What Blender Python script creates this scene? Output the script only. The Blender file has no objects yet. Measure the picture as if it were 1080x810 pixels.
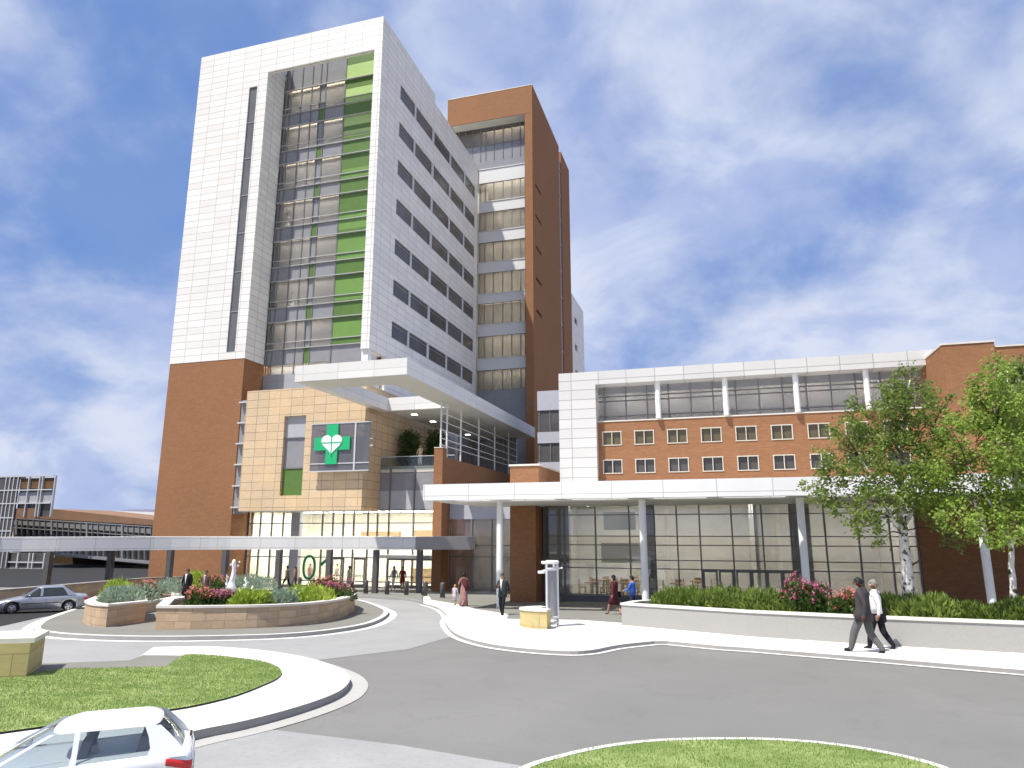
import bpy, bmesh, math, random
from mathutils import Vector, Matrix
R = math.radians
random.seed(7)
sc = bpy.context.scene
COL = sc.collection
PI = math.pi

# ------------------------------------------------------------------ camera geometry
F_PX = 733.153
YAW, PITCH = R(16.555), R(11.977)
CAM_Z = 4.3
_sy, _cy, _sp, _cp = math.sin(YAW), math.cos(YAW), math.sin(PITCH), math.cos(PITCH)
FWD = Vector((-_sy*_cp, _cy*_cp, _sp)); RGT = Vector((_cy, _sy, 0)); UPV = RGT.cross(FWD)
CAMP = Vector((0, 0, CAM_Z))
G0, GS = 1.97, 0.038                       # the drive falls away towards the entrance


def gd(x, y): return -_sy*x + _cy*y
def gz(x, y): return G0 - GS*max(-8.0, min(75.0, gd(x, y)))
def ray(px, py): return FWD*F_PX + RGT*(px-540) - UPV*(py-405)
def atY(px, py, Y): d = ray(px, py); return CAMP + d*(Y/d.y)
def atX(px, py, X): d = ray(px, py); return CAMP + d*(X/d.x)
def atZ(px, py, z): d = ray(px, py); return CAMP + d*((z-CAM_Z)/d.z)
def atG(px, py):
    d = ray(px, py); t = (G0-CAM_Z)/(d.z + GS*(-_sy*d.x + _cy*d.y)); return CAMP + d*t
def gxy(L): return [(p.x, p.y) for p in (atG(*q) for q in L)]


# ------------------------------------------------------------------ materials
MATS = {}


class NT:
    def __init__(s, name):
        s.m = bpy.data.materials.new(name); s.m.use_nodes = True
        s.t = s.m.node_tree; s.t.nodes.clear()
        s.out = s.n('ShaderNodeOutputMaterial')
    def n(s, typ, **kw):
        nd = s.t.nodes.new(typ)
        for k, v in kw.items():
            if k in nd.inputs.keys(): nd.inputs[k].default_value = v
            else: setattr(nd, k, v)
        return nd
    def l(s, a, b): s.t.links.new(a, b)
    def mix(s, a, b, fac, blend='MIX'):
        nd = s.n('ShaderNodeMix', data_type='RGBA', blend_type=blend)
        for v, i in ((fac, 0), (a, 6), (b, 7)):
            if hasattr(v, 'node'): s.l(v, nd.inputs[i])
            else: nd.inputs[i].default_value = v if i == 0 else (*v, 1)
        return nd.outputs[2]
    def noise(s, scale, detail=3, rough=.55, coord='Object', vscale=None, dist=0):
        tc = s.n('ShaderNodeTexCoord'); o = tc.outputs[coord]
        if vscale:
            mp = s.n('ShaderNodeMapping'); mp.inputs['Scale'].default_value = vscale
            s.l(o, mp.inputs['Vector']); o = mp.outputs[0]
        nz = s.n('ShaderNodeTexNoise', Scale=scale, Detail=detail, Roughness=rough, Distortion=dist)
        s.l(o, nz.inputs['Vector']); return nz.outputs['Fac']
    def ramp(s, fac, lo, hi, a=0., b=1.):
        r = s.n('ShaderNodeMapRange'); r.inputs[1].default_value = lo; r.inputs[2].default_value = hi
        r.inputs[3].default_value = a; r.inputs[4].default_value = b
        s.l(fac, r.inputs[0]); return r.outputs[0]
    def bsdf(s, col, rough=.6, spec=.5, metal=0, bump=None, bstr=.2, bdist=.02, **kw):
        b = s.n('ShaderNodeBsdfPrincipled', Roughness=rough, Metallic=metal)
        b.inputs['Specular IOR Level'].default_value = spec
        if hasattr(col, 'node'): s.l(col, b.inputs['Base Color'])
        else: b.inputs['Base Color'].default_value = (*col, 1)
        if bump is not None:
            bp = s.n('ShaderNodeBump', Strength=bstr, Distance=bdist)
            s.l(bump, bp.inputs['Height']); s.l(bp.outputs[0], b.inputs['Normal'])
        for k, v in kw.items(): b.inputs[k].default_value = v
        return b
    def done(s, sh): s.l(sh.outputs[0] if hasattr(sh, 'outputs') else sh, s.out.inputs[0]); return s.m


def sub(c, k): return tuple(x*k for x in c)


def plain(name, col, rough=.55, spec=.4, metal=0, var=.08, scale=1.5, bump=0):
    if name in MATS: return MATS[name]
    t = NT(name); nz = t.noise(scale, 4)
    c = t.mix(sub(col, 1-var), sub(col, 1+var), t.ramp(nz, .3, .7))
    MATS[name] = t.done(t.bsdf(c, rough, spec, metal, bump=nz if bump else None, bstr=bump)); return MATS[name]


def panels(name, col, w, h, joint=.03, jcol=.6, rough=.4, spec=.4, var=.05, offu=0., offv=0., offset=0., jlin=None):
    """sheet cladding: flat panels with thin joints, laid out in metres through the UVs"""
    t = NT(name); tc = t.n('ShaderNodeTexCoord'); mp = t.n('ShaderNodeMapping')
    mp.inputs['Location'].default_value = (offu, offv, 0); t.l(tc.outputs['UV'], mp.inputs['Vector'])
    b = t.n('ShaderNodeTexBrick', offset=offset, squash=1.0)
    b.inputs['Scale'].default_value = 1; b.inputs['Brick Width'].default_value = w; b.inputs['Row Height'].default_value = h
    b.inputs['Mortar Size'].default_value = joint/2; b.inputs['Mortar Smooth'].default_value = .1
    b.inputs['Color1'].default_value = (*sub(col, 1-var), 1); b.inputs['Color2'].default_value = (*sub(col, 1+var), 1)
    b.inputs['Mortar'].default_value = (*(jlin or sub(col, jcol)), 1)
    t.l(mp.outputs[0], b.inputs['Vector'])
    nz = t.noise(.35, 4); c = t.mix(b.outputs['Color'], (.93, .93, .93), t.ramp(nz, .35, .7, 0, .0), 'MULTIPLY')
    st = t.noise(1., 3, vscale=(1.2, 1.2, .12))
    c = t.mix(c, sub(col, .82), t.ramp(st, .5, .75, 0, .25))
    MATS[name] = t.done(t.bsdf(c, rough, spec)); return MATS[name]


def brickwork(name, col):
    t = NT(name); tc = t.n('ShaderNodeTexCoord')
    b = t.n('ShaderNodeTexBrick'); b.inputs['Scale'].default_value = 1
    b.inputs['Brick Width'].default_value = .26; b.inputs['Row Height'].default_value = .085
    b.inputs['Mortar Size'].default_value = .008; b.inputs['Bias'].default_value = -.1
    b.inputs['Color1'].default_value = (*sub(col, .88), 1); b.inputs['Color2'].default_value = (*sub(col, 1.1), 1)
    b.inputs['Mortar'].default_value = (*sub(col, .9), 1)
    t.l(tc.outputs['UV'], b.inputs['Vector'])
    nz = t.noise(1.1, 4, coord='UV', vscale=(.5, 4.5, 1)); nz2 = t.noise(.18, 3, coord='UV')
    c = t.mix(b.outputs['Color'], sub(col, .8), t.ramp(nz, .45, .75, 0, .5))
    c = t.mix(c, sub(col, 1.15), t.ramp(nz2, .45, .75, 0, .3))
    MATS[name] = t.done(t.bsdf(c, .85, .2, bump=b.outputs['Fac'], bstr=.15, bdist=-.01)); return MATS[name]


def ashlar(name, col, w, h, joint=.02, offset=.5, dark=.55, var=.16):
    t = NT(name); tc = t.n('ShaderNodeTexCoord')
    b = t.n('ShaderNodeTexBrick', offset=offset); b.inputs['Scale'].default_value = 1
    b.inputs['Brick Width'].default_value = w; b.inputs['Row Height'].default_value = h
    b.inputs['Mortar Size'].default_value = joint/2; b.inputs['Mortar Smooth'].default_value = .3
    b.inputs['Color1'].default_value = (*sub(col, 1-var), 1); b.inputs['Color2'].default_value = (*sub(col, 1+var), 1)
    b.inputs['Mortar'].default_value = (*sub(col, dark), 1); t.l(tc.outputs['UV'], b.inputs['Vector'])
    nz = t.noise(3.5, 6, .65, coord='UV', vscale=(.7, 2.2, 1)); n2 = t.noise(.5, 3, coord='UV')
    c = t.mix(b.outputs['Color'], sub(col, .68), t.ramp(nz, .42, .75, 0, .55))
    c = t.mix(c, (col[0]*1.15, col[1]*1.05, col[2]*.85), t.ramp(n2, .4, .7, 0, .45))
    MATS[name] = t.done(t.bsdf(c, .8, .25, bump=nz, bstr=.25)); return MATS[name]


def glass(name, tint, refl=.12, rough=.02, opaque=0., body=(.1, .1, .11)):
    t = NT(name)
    tr = t.n('ShaderNodeBsdfTransparent'); tr.inputs[0].default_value = (*tint, 1)
    gl = t.n('ShaderNodeBsdfGlossy', Roughness=rough); gl.inputs[0].default_value = (.9, .93, 1, 1)
    lw = t.n('ShaderNodeLayerWeight', Blend=.5)
    pw = t.n('ShaderNodeMath', operation='POWER'); t.l(lw.outputs['Facing'], pw.inputs[0]); pw.inputs[1].default_value = 4.5
    f = t.ramp(pw.outputs[0], 0, 1, refl, .9)
    base = tr
    if opaque:
        df = t.bsdf(body, .3); m0 = t.n('ShaderNodeMixShader'); m0.inputs[0].default_value = opaque
        t.l(tr.outputs[0], m0.inputs[1]); t.l(df.outputs[0], m0.inputs[2]); base = m0
    mx = t.n('ShaderNodeMixShader'); t.l(f, mx.inputs[0]); t.l(base.outputs[0], mx.inputs[1]); t.l(gl.outputs[0], mx.inputs[2])
    MATS[name] = t.done(mx); return MATS[name]


def emit(name, col, s):
    t = NT(name); e = t.n('ShaderNodeEmission', Strength=s); e.inputs[0].default_value = (*col, 1)
    MATS[name] = t.done(e); return MATS[name]


def leafmat(name, c1, c2, c3=None, trans=.3, rough=.5):
    t = NT(name); g = t.n('ShaderNodeNewGeometry')
    nz = t.noise(1.3, 3)
    c = t.mix(c1, c2, g.outputs['Random Per Island'])
    c = t.mix(c, c3 or sub(c2, 1.3), t.ramp(nz, .45, .7, 0, .6))
    b = t.bsdf(c, rough, .35)
    tl = t.n('ShaderNodeBsdfTranslucent'); t.l(t.mix(c, (1., 1., .4), .12), tl.inputs[0])
    mx = t.n('ShaderNodeMixShader'); mx.inputs[0].default_value = trans
    t.l(b.outputs[0], mx.inputs[1]); t.l(tl.outputs[0], mx.inputs[2])
    MATS[name] = t.done(mx); return MATS[name]


WHITE = (.79, .765, .725)
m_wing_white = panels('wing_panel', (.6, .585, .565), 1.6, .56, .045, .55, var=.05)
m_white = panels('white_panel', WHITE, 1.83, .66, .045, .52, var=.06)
m_white_side = m_white
m_fascia = panels('white_fascia', (.8, .8, .8), 2.18, .575, .03, .5, offu=.15, offv=-.155)
m_fascia_big = panels('white_roof_fascia', (.74, .72, .69), 2.6, .64, .03, .6, offv=-.38)
m_greyfascia = panels('grey_fascia', (.72, .71, .69), 2.1, .62, .03, .6, offv=-.1, var=.03)
m_whitepaint = plain('white_paint', (.8, .8, .79), .4, .4, var=.03)
m_brick = brickwork('red_brick', (.3, .147, .074))
m_stone = ashlar('tan_stone_panel', (.64, .49, .325), 1.09, .69, .05, 0., .36, .07)
m_wall_stone = ashlar('planter_stone', (.5, .37, .255), .95, .24, .02)
m_yellow_stone = ashlar('yellow_stone', (.5, .41, .2), 1.3, .4, .025, .5, .6, .08)
m_cap = plain('stone_cap', (.66, .62, .56), .75, .2, var=.06)
m_pale_conc = plain('pale_aggregate_concrete', (.34, .33, .315), .85, .2, var=.07, scale=30, bump=.1)
m_glass = glass('clear_glass', (.8, .82, .82), .06)
m_glass_grey = glass('grey_glass', (.8, .79, .77), .04, opaque=.22, body=(.3, .3, .3))
m_glass_smoke = glass('smoked_glass', (.75, .74, .73), .03, opaque=.3, body=(.4, .4, .4))
m_glass_rail = glass('rail_glass', (.75, .8, .8), .03, opaque=.06, body=(.3, .33, .33))
m_pane_dark = plain('dark_window_glass', (.085, .08, .078), .22, .35, var=.25, scale=.6)
m_pane_olive = plain('blind_window_glass', (.11, .09, .05), .12, .5, var=.15, scale=.8)
m_spandrel = plain('grey_spandrel_glass', (.27, .27, .285), .25, .4, var=.06)
m_spandrel_light = plain('light_grey_spandrel', (.42, .43, .45), .3, .4, var=.05)
m_green = plain('green_panel', (.1, .185, .042), .35, .4, var=.06)
m_green_sunlit = plain('sunlit_green_panel', (.4, .56, .2), .35, .4, var=.05)  # same green with sunlight painted into its colour
m_cross = plain('cross_green', (.02, .42, .17), .4, .4, var=.03)
m_heart = plain('heart_white', (.75, .84, .82), .4, .4, var=.02)
m_digit = plain('digit_green', (.005, .2, .1), .4, .4, var=.05)
m_alu = plain('aluminium_grey', (.3, .3, .31), .4, .5, .3, var=.05)
m_alu_light = plain('pale_aluminium', (.6, .6, .61), .35, .5, .2, var=.04)
m_mull = plain('dark_mullion', (.17, .17, .17), .4, .4, var=.06)
m_frame = plain('cream_window_frame', (.58, .53, .45), .5, .4, var=.03)
m_grey_panel = panels('grey_panel', (.36, .36, .39), 1.8, 1.1, .03, .75, var=.03)
m_greyblue = plain('grey_link_panel', (.42, .42, .46), .4, .4, var=.04)
m_dark_panel = plain('dark_grey_panel', (.13, .13, .15), .4, .4, var=.06)
m_soffit = plain('pale_soffit', (.66, .66, .6), .6, .3, var=.03)
m_roof = plain('grey_roofing', (.34, .34, .33), .9, .2, var=.1)
m_cream = plain('cream_wall', (.8, .76, .66), .7, .2, var=.03)
m_cafe_wall = plain('cafe_wall', (.7, .69, .67), .7, .2, var=.05)
m_blind = plain('beige_blind', (.52, .5, .46), .8, .2, var=.1, scale=.5)
m_beige = plain('beige_wall', (.5, .46, .4), .7, .2, var=.06)
m_tan = plain('tan_wood', (.42, .29, .16), .5, .3, var=.1)
m_floor = plain('lobby_floor', (.5, .46, .4), .3, .4, var=.05)
m_lamp = emit('ceiling_lamp', (1, .97, .94), 19.)
m_lamp_blind_fill = emit('blind_fill_lamp', (1, .94, .85), 17.)
m_lamp_lobby = emit('lobby_lamp', (1, .94, .82), 22.)
m_lamp_soft = emit('soft_lamp', (1, .94, .86), 11.)
m_black = plain('black_rubber', (.012, .012, .012), .7, .3, var=.2)
m_column = plain('column_grey', (.1, .095, .1), .5, .3, var=.08)


def ground_mat(name, col, var=.1, scale=.25, fine=40, rough=.9, cracks=False):
    t = NT(name); a = t.noise(scale, 5, .6); b = t.noise(fine, 2)
    c = t.mix(sub(col, 1-var), sub(col, 1+var), t.ramp(a, .3, .7))
    c = t.mix(c, sub(col, .8), t.ramp(b, .5, .75, 0, .5))
    st = t.noise(.9, 6, .7, dist=1.2); c = t.mix(c, sub(col, .8), t.ramp(st, .54, .7, 0, .45))
    MATS[name] = t.done(t.bsdf(c, rough, .2, bump=b, bstr=.12)); return MATS[name]


m_road = ground_mat('road_asphalt', (.184, .181, .174))
m_drive = ground_mat('drive_concrete', (.29, .288, .284))
m_speckle = ground_mat('speckled_concrete', (.3, .3, .3), .12, .6, 14)
m_darkroad = ground_mat('dark_asphalt', (.03, .03, .032))
m_gutter = ground_mat('gutter_concrete', (.4, .39, .37), .08, .6, 25)
m_walk = ground_mat('white_concrete', (.66, .65, .63), .05, .5, 30)
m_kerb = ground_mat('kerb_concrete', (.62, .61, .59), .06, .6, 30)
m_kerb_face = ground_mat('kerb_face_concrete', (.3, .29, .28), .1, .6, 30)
m_plaza = ground_mat('plaza_paving', (.2, .195, .175), .08, .5, 25)
m_earth = ground_mat('dry_earth', (.2, .17, .12), .15, .02, 3)
m_soil = ground_mat('planting_soil', (.05, .035, .022), .2, 1., 20)


def grass_mat():
    t = NT('lawn'); a = t.noise(1.1, 5, .65, vscale=(1, 2.2, 1)); b = t.noise(16, 3, vscale=(1, 2.5, 1))
    c = t.mix((.13, .2, .05), (.31, .37, .14), t.ramp(a, .35, .65))
    c = t.mix(c, (.12, .19, .045), t.ramp(b, .45, .7, 0, .6))
    MATS['lawn'] = t.done(t.bsdf(c, .9, .15, bump=b, bstr=.5)); return MATS['lawn']


m_lawn = grass_mat()
m_blade = leafmat('grass_blade', (.16, .24, .06), (.25, .33, .1), (.36, .42, .17), .25)
m_hills = plain('far_hills', (.16, .15, .2), .95, .1, var=.1, scale=.004)
m_bark = None


def bark():
    t = NT('birch_bark'); a = t.noise(7, 4, .6, vscale=(1, 1, .9)); b = t.noise(3, 5, .7, vscale=(1, 1, 3.5))
    f = t.ramp(a, .53, .6); c = t.mix((.68, .65, .62), (.04, .035, .03), f)
    c = t.mix(c, (.35, .32, .3), t.ramp(b, .5, .75, 0, .5))
    MATS['birch_bark'] = t.done(t.bsdf(c, .8, .2, bump=a, bstr=.4)); return MATS['birch_bark']


m_bark = bark()
m_stem = plain('brown_stem', (.1, .07, .045), .85, .2, var=.2)
m_leaf_a = leafmat('birch_leaf_mid', (.07, .125, .018), (.2, .285, .05), (.29, .36, .09), .42)
m_leaf_b = leafmat('birch_leaf_bright', (.13, .22, .03), (.28, .4, .06), (.38, .48, .1), .42)
m_leaf_dark = leafmat('dark_leaf', (.03, .07, .015), (.07, .13, .03), (.1, .17, .05))
m_hedge = leafmat('hedge_leaf', (.07, .13, .02), (.2, .28, .05), (.3, .36, .08))
m_juniper = leafmat('juniper_leaf', (.19, .28, .19), (.38, .48, .36), (.52, .6, .5), .25)
m_lime = leafmat('lime_leaf', (.26, .38, .04), (.44, .56, .07), (.52, .6, .12))
m_rosebush = leafmat('flower_bush_leaf', (.03, .07, .015), (.06, .13, .025), (.08, .16, .03))
m_pink = leafmat('pink_petal', (.4, .06, .16), (.62, .16, .3), (.55, .22, .32), .2)
m_red = leafmat('coral_petal', (.5, .1, .1), (.6, .22, .18), (.55, .3, .22), .2)
m_water = plain('white_water', (.85, .87, .88), .35, .5, var=.05, scale=12, bump=.4)


# ------------------------------------------------------------------ mesh helpers
class MB:
    def __init__(s): s.v = []; s.f = []; s.m = []; s.sm = []
    def face(s, pts, m=0, smooth=False):
        b = len(s.v); s.v += [tuple(p) for p in pts]; s.f.append(tuple(range(b, b+len(pts)))); s.m.append(m); s.sm.append(smooth)
    def mesh(s, vs, fs, m=0, smooth=False):
        b = len(s.v); s.v += [tuple(p) for p in vs]
        for f in fs: s.f.append(tuple(i+b for i in f)); s.m.append(m); s.sm.append(smooth)
    def box(s, x0, x1, y0, y1, z0, z1, m=0):
        x0, x1 = sorted((x0, x1)); y0, y1 = sorted((y0, y1)); z0, z1 = sorted((z0, z1))
        v = [(x0, y0, z0), (x1, y0, z0), (x1, y1, z0), (x0, y1, z0), (x0, y0, z1), (x1, y0, z1), (x1, y1, z1), (x0, y1, z1)]
        s.mesh(v, [(0, 3, 2, 1), (4, 5, 6, 7), (0, 1, 5, 4), (1, 2, 6, 5), (2, 3, 7, 6), (3, 0, 4, 7)], m); return s
    def prism(s, poly, z0, z1, m=0, mtop=None):
        """poly ccw in plan; z0/z1 numbers or functions of x, y"""
        a = sum(poly[i][0]*poly[(i+1) % len(poly)][1]-poly[(i+1) % len(poly)][0]*poly[i][1] for i in range(len(poly)))
        if a < 0: poly = poly[::-1]
        f0 = z0 if callable(z0) else (lambda x, y: z0); f1 = z1 if callable(z1) else (lambda x, y: z1)
        lo = [(x, y, f0(x, y)) for x, y in poly]; hi = [(x, y, f1(x, y)) for x, y in poly]; n = len(poly)
        s.face(hi, m if mtop is None else mtop); s.face(lo[::-1], m)
        for i in range(n):
            j = (i+1) % n; s.face([lo[i], lo[j], hi[j], hi[i]], m)
        return s
    def tube(s, p0, p1, r0, r1=None, n=8, m=0, caps=True, smooth=True):
        r1 = r0 if r1 is None else r1
        p0 = Vector(p0); p1 = Vector(p1); d = (p1-p0)
        if d.length < 1e-6: return s
        d.normalize(); a = d.orthogonal().normalized(); b = d.cross(a)
        vs = []
        for p, r in ((p0, r0), (p1, r1)):
            for i in range(n):
                t = 2*PI*i/n; vs.append(p + (a*math.cos(t)+b*math.sin(t))*r)
        fs = [(i, (i+1) % n, n+(i+1) % n, n+i) for i in range(n)]
        s.mesh(vs, fs, m, smooth)
        if caps: s.mesh(vs[:n], [tuple(range(n))[::-1]], m); s.mesh(vs[n:], [tuple(range(n))], m)
        return s
    def path(s, pts, rad, n=8, m=0):
        """swept tube through points with a radius each"""
        P = [Vector(p) for p in pts]; vs = []; a = None
        for i, p in enumerate(P):
            d = (P[min(i+1, len(P)-1)]-P[max(i-1, 0)]).normalized()
            a = d.orthogonal().normalized() if a is None else (a-d*a.dot(d)).normalized()
            b = d.cross(a)
            for k in range(n):
                t = 2*PI*k/n; vs.append(p+(a*math.cos(t)+b*math.sin(t))*rad[i])
        fs = []
        for i in range(len(P)-1):
            for k in range(n): fs.append((i*n+k, i*n+(k+1) % n, (i+1)*n+(k+1) % n, (i+1)*n+k))
        fs += [tuple(range(n))[::-1], tuple(range((len(P)-1)*n, len(P)*n))]
        s.mesh(vs, fs, m, True); return s
    def loft(s, rings, m=0, closed=True, caps=True, smooth=True):
        n = len(rings[0]); vs = [p for r in rings for p in r]; fs = []
        for i in range(len(rings)-1):
            for k in range(n if closed else n-1):
                fs.append((i*n+k, i*n+(k+1) % n, (i+1)*n+(k+1) % n, (i+1)*n+k))
        if caps: fs += [tuple(range(n))[::-1], tuple(range((len(rings)-1)*n, len(rings)*n))]
        s.mesh(vs, fs, m, smooth); return s
    def ball(s, c, r, n=10, k=7, m=0, keep=None):
        rx, ry, rz = r if hasattr(r, '__len__') else (r, r, r); vs = []; fs = []
        for i in range(k+1):
            a = PI*i/k
            for j in range(n):
                b = 2*PI*j/n; vs.append((rx*math.sin(a)*math.cos(b), ry*math.sin(a)*math.sin(b), rz*math.cos(a)))
        for i in range(k):
            for j in range(n):
                q = (i*n+j, (i+1)*n+j, (i+1)*n+(j+1) % n, i*n+(j+1) % n)
                if keep is None or keep(*[sum(vs[t][e] for t in q)/4 for e in range(3)]): fs.append(q)
        s.mesh([(c[0]+x, c[1]+y, c[2]+z) for x, y, z in vs], fs, m, True); return s
    def build(s, name, mats, parent=None, off=None, weld=False, xf=None):
        if not isinstance(mats, (list, tuple)): mats = [mats]
        me = bpy.data.meshes.new(name)
        if off is None: off = root_loc(parent)
        vs = [Vector(p) for p in s.v]
        if xf is not None: vs = [xf @ p for p in vs]
        me.from_pydata([p-off for p in vs], [], s.f)
        for mm in mats: me.materials.append(mm)
        me.polygons.foreach_set('material_index', s.m); me.polygons.foreach_set('use_smooth', s.sm)
        if weld:
            bm = bmesh.new(); bm.from_mesh(me); bmesh.ops.remove_doubles(bm, verts=bm.verts, dist=.0005)
            bmesh.ops.recalc_face_normals(bm, faces=bm.faces); bm.to_mesh(me); bm.free()
        uvmap(me, off)
        me.update()
        o = bpy.data.objects.new(name, me); COL.objects.link(o)
        if parent: o.parent = parent
        return o


def build_each(mb, name, mats, parent, off=None):
    """one object for every separate piece of the mesh"""
    par = list(range(len(mb.v)))
    def find(i):
        while par[i] != i: par[i] = par[par[i]]; i = par[i]
        return i
    for f in mb.f:
        for i in f[1:]: par[find(i)] = find(f[0])
    groups = {}
    for k, f in enumerate(mb.f): groups.setdefault(find(f[0]), []).append(k)
    out = []
    for ks_ in groups.values():
        b = MB(); idx = {}
        for k in ks_:
            for i in mb.f[k]:
                if i not in idx: idx[i] = len(b.v); b.v.append(mb.v[i])
            b.f.append(tuple(idx[i] for i in mb.f[k])); b.m.append(mb.m[k]); b.sm.append(mb.sm[k])
        out.append(b.build(name, mats, parent, off))
    return out


def root_loc(p):
    v = Vector((0, 0, 0))
    while p is not None: v += p.location; p = p.parent
    return v


def uvmap(me, off):
    uv = me.uv_layers.new(name='UVMap').data; vv = me.vertices
    for p in me.polygons:
        n = p.normal
        if abs(n.z) > .75: fu = lambda c: (c.x, c.y)
        else:
            h = math.hypot(n.x, n.y) or 1; tx, ty = -n.y/h, n.x/h
            fu = lambda c, tx=tx, ty=ty: (c.x*tx+c.y*ty, c.z)
        for li in p.loop_indices:
            c = vv[me.loops[li].vertex_index].co + off; uv[li].uv = fu(c)


def tag(o, label=None, cat=None, group=None, kind=None):
    if label: o['label'] = label
    if cat: o['category'] = cat
    if group: o['group'] = group
    if kind: o['kind'] = kind
    return o


def thing(name, label, cat, loc=(0, 0, 0), group=None, rz=0):
    o = bpy.data.objects.new(name, None); o.empty_display_size = .3; COL.objects.link(o)
    o.location = loc; o.rotation_euler = (0, 0, rz)
    return tag(o, label, cat, group)


def copy_tree(o, parent=None):
    c = o.copy(); COL.objects.link(c)
    if parent: c.parent = parent
    for ch in [x for x in COL.objects if x.parent == o]: copy_tree(ch, c)
    return c


def struct(name, mb, mat):
    o = mb.build(name, mat); o['kind'] = 'structure'; return o


def wall_with_holes(mb, axis, const, th, u0, u1, z0, z1, holes, m=0):
    """solid wall in plane axis=const (thickness th to the far side) with rectangular holes (ua, ub, za, zb)"""
    us = sorted({u0, u1, *[h[0] for h in holes], *[h[1] for h in holes]})
    zs = sorted({z0, z1, *[h[2] for h in holes], *[h[3] for h in holes]})
    for j in range(len(zs)-1):
        run = None
        for i in range(len(us)-1):
            cu, cz = (us[i]+us[i+1])/2, (zs[j]+zs[j+1])/2
            hole = any(h[0] < cu < h[1] and h[2] < cz < h[3] for h in holes)
            if not hole and run is None: run = us[i]
            if run is not None and (hole or i == len(us)-2):
                e = us[i] if hole else us[i+1]
                if axis == 'Y': mb.box(run, e, const, const+th, zs[j], zs[j+1], m)
                else: mb.box(const, const+th, run, e, zs[j], zs[j+1], m)
                run = None


def offset_line(L, d):
    """offset a plan polyline to its left by d"""
    out = []
    for i, p in enumerate(L):
        a = L[max(i-1, 0)]; b = L[min(i+1, len(L)-1)]
        tx, ty = b[0]-a[0], b[1]-a[1]; h = math.hypot(tx, ty) or 1
        out.append((p[0]-ty/h*d, p[1]+tx/h*d))
    return out


def strip(mb, L, d0, d1, h, m=0, skirt=None):
    """ribbon between two offsets of a ground polyline, h above the ground; skirt drops a face to the ground along d0"""
    A, B = offset_line(L, d0), offset_line(L, d1)
    for i in range(len(L)-1):
        q = [(*A[i], gz(*A[i])+h), (*A[i+1], gz(*A[i+1])+h), (*B[i+1], gz(*B[i+1])+h), (*B[i], gz(*B[i])+h)]
        n = (Vector(q[1])-Vector(q[0])).cross(Vector(q[3])-Vector(q[0]))
        mb.face(q if n.z > 0 else q[::-1], m)
        if skirt is not None:
            for S in (A, B):
                mb.face([(*S[i], gz(*S[i])-.05), (*S[i+1], gz(*S[i+1])-.05), (*S[i+1], gz(*S[i+1])+h), (*S[i], gz(*S[i])+h)], skirt)


def smooth_line(L, k=4, closed=False):
    """Catmull-Rom through plan points"""
    n = len(L); out = []
    for i in range(n if closed else n-1):
        g = (lambda j: L[j % n]) if closed else (lambda j: L[max(0, min(n-1, j))])
        p0, p1, p2, p3 = g(i-1), g(i), g(i+1), g(i+2)
        for s in range(k):
            t = s/k
            out.append(tuple(.5*((2*p1[e])+(-p0[e]+p2[e])*t+(2*p0[e]-5*p1[e]+4*p2[e]-p3[e])*t*t+(-p0[e]+3*p1[e]-3*p2[e]+p3[e])*t**3) for e in (0, 1)))
    if not closed: out.append(L[-1])
    return out


def gpoly(name, poly, h, mat, skirt=0.0, kind='structure'):
    mb = MB()
    if skirt: mb.prism(poly, lambda x, y: gz(x, y)+h-skirt, lambda x, y: gz(x, y)+h)
    else:
        a = sum(poly[i][0]*poly[(i+1) % len(poly)][1]-poly[(i+1) % len(poly)][0]*poly[i][1] for i in range(len(poly)))
        if a < 0: poly = poly[::-1]
        mb.face([(x, y, gz(x, y)+h) for x, y in poly])
    o = mb.build(name, mat)
    bm = bmesh.new(); bm.from_mesh(o.data); bmesh.ops.triangulate(bm, faces=[f for f in bm.faces if len(f.verts) > 4], ngon_method='EAR_CLIP'); bm.to_mesh(o.data); bm.free()
    o['kind'] = kind; return o


def inside(p, poly):
    c = False; j = len(poly)-1
    for i in range(len(poly)):
        if (poly[i][1] > p[1]) != (poly[j][1] > p[1]) and p[0] < (poly[j][0]-poly[i][0])*(p[1]-poly[i][1])/(poly[j][1]-poly[i][1])+poly[i][0]: c = not c
        j = i
    return c


def leaves_mb(pts, rng, up=.4, mb=None, m=0):
    """pts: (pos, outward dir, length, width) -> pointed leaf quads folded along the midrib"""
    mb = mb or MB()
    for p, d, ln, wd in pts:
        d = Vector(d)+Vector((rng.uniform(-.8, .8), rng.uniform(-.8, .8), rng.uniform(-.8, .8)+up)); d.normalize()
        s = d.cross(Vector((rng.uniform(-1, 1), rng.uniform(-1, 1), rng.uniform(-.3, 1))))
        if s.length < .05: s = d.orthogonal()
        s.normalize(); p = Vector(p)
        mb.face([p, p+d*ln*.45-s*wd*.5, p+d*ln, p+d*ln*.45+s*wd*.5], m)
    return mb


# ------------------------------------------------------------------ world, sun, camera
SUN = Vector((.335, .42, -1.)).normalized()
el = math.asin(-SUN.z); az = math.atan2(-SUN.x, -SUN.y)       # where the sun stands, clockwise from +Y
w = bpy.data.worlds.new('World'); sc.world = w; w.use_nodes = True
nt = w.node_tree; nt.nodes.clear()
wo = nt.nodes.new('ShaderNodeOutputWorld'); bg = nt.nodes.new('ShaderNodeBackground')
sky = nt.nodes.new('ShaderNodeTexSky'); sky.sky_type = 'NISHITA'; sky.sun_disc = False
sky.sun_elevation = el; sky.sun_rotation = az; sky.altitude = 1600; sky.air_density = 1.0; sky.dust_density = .4; sky.ozone_density = 3.0
tc = nt.nodes.new('ShaderNodeTexCoord'); sep = nt.nodes.new('ShaderNodeSeparateXYZ'); nt.links.new(tc.outputs['Generated'], sep.inputs[0])


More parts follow.
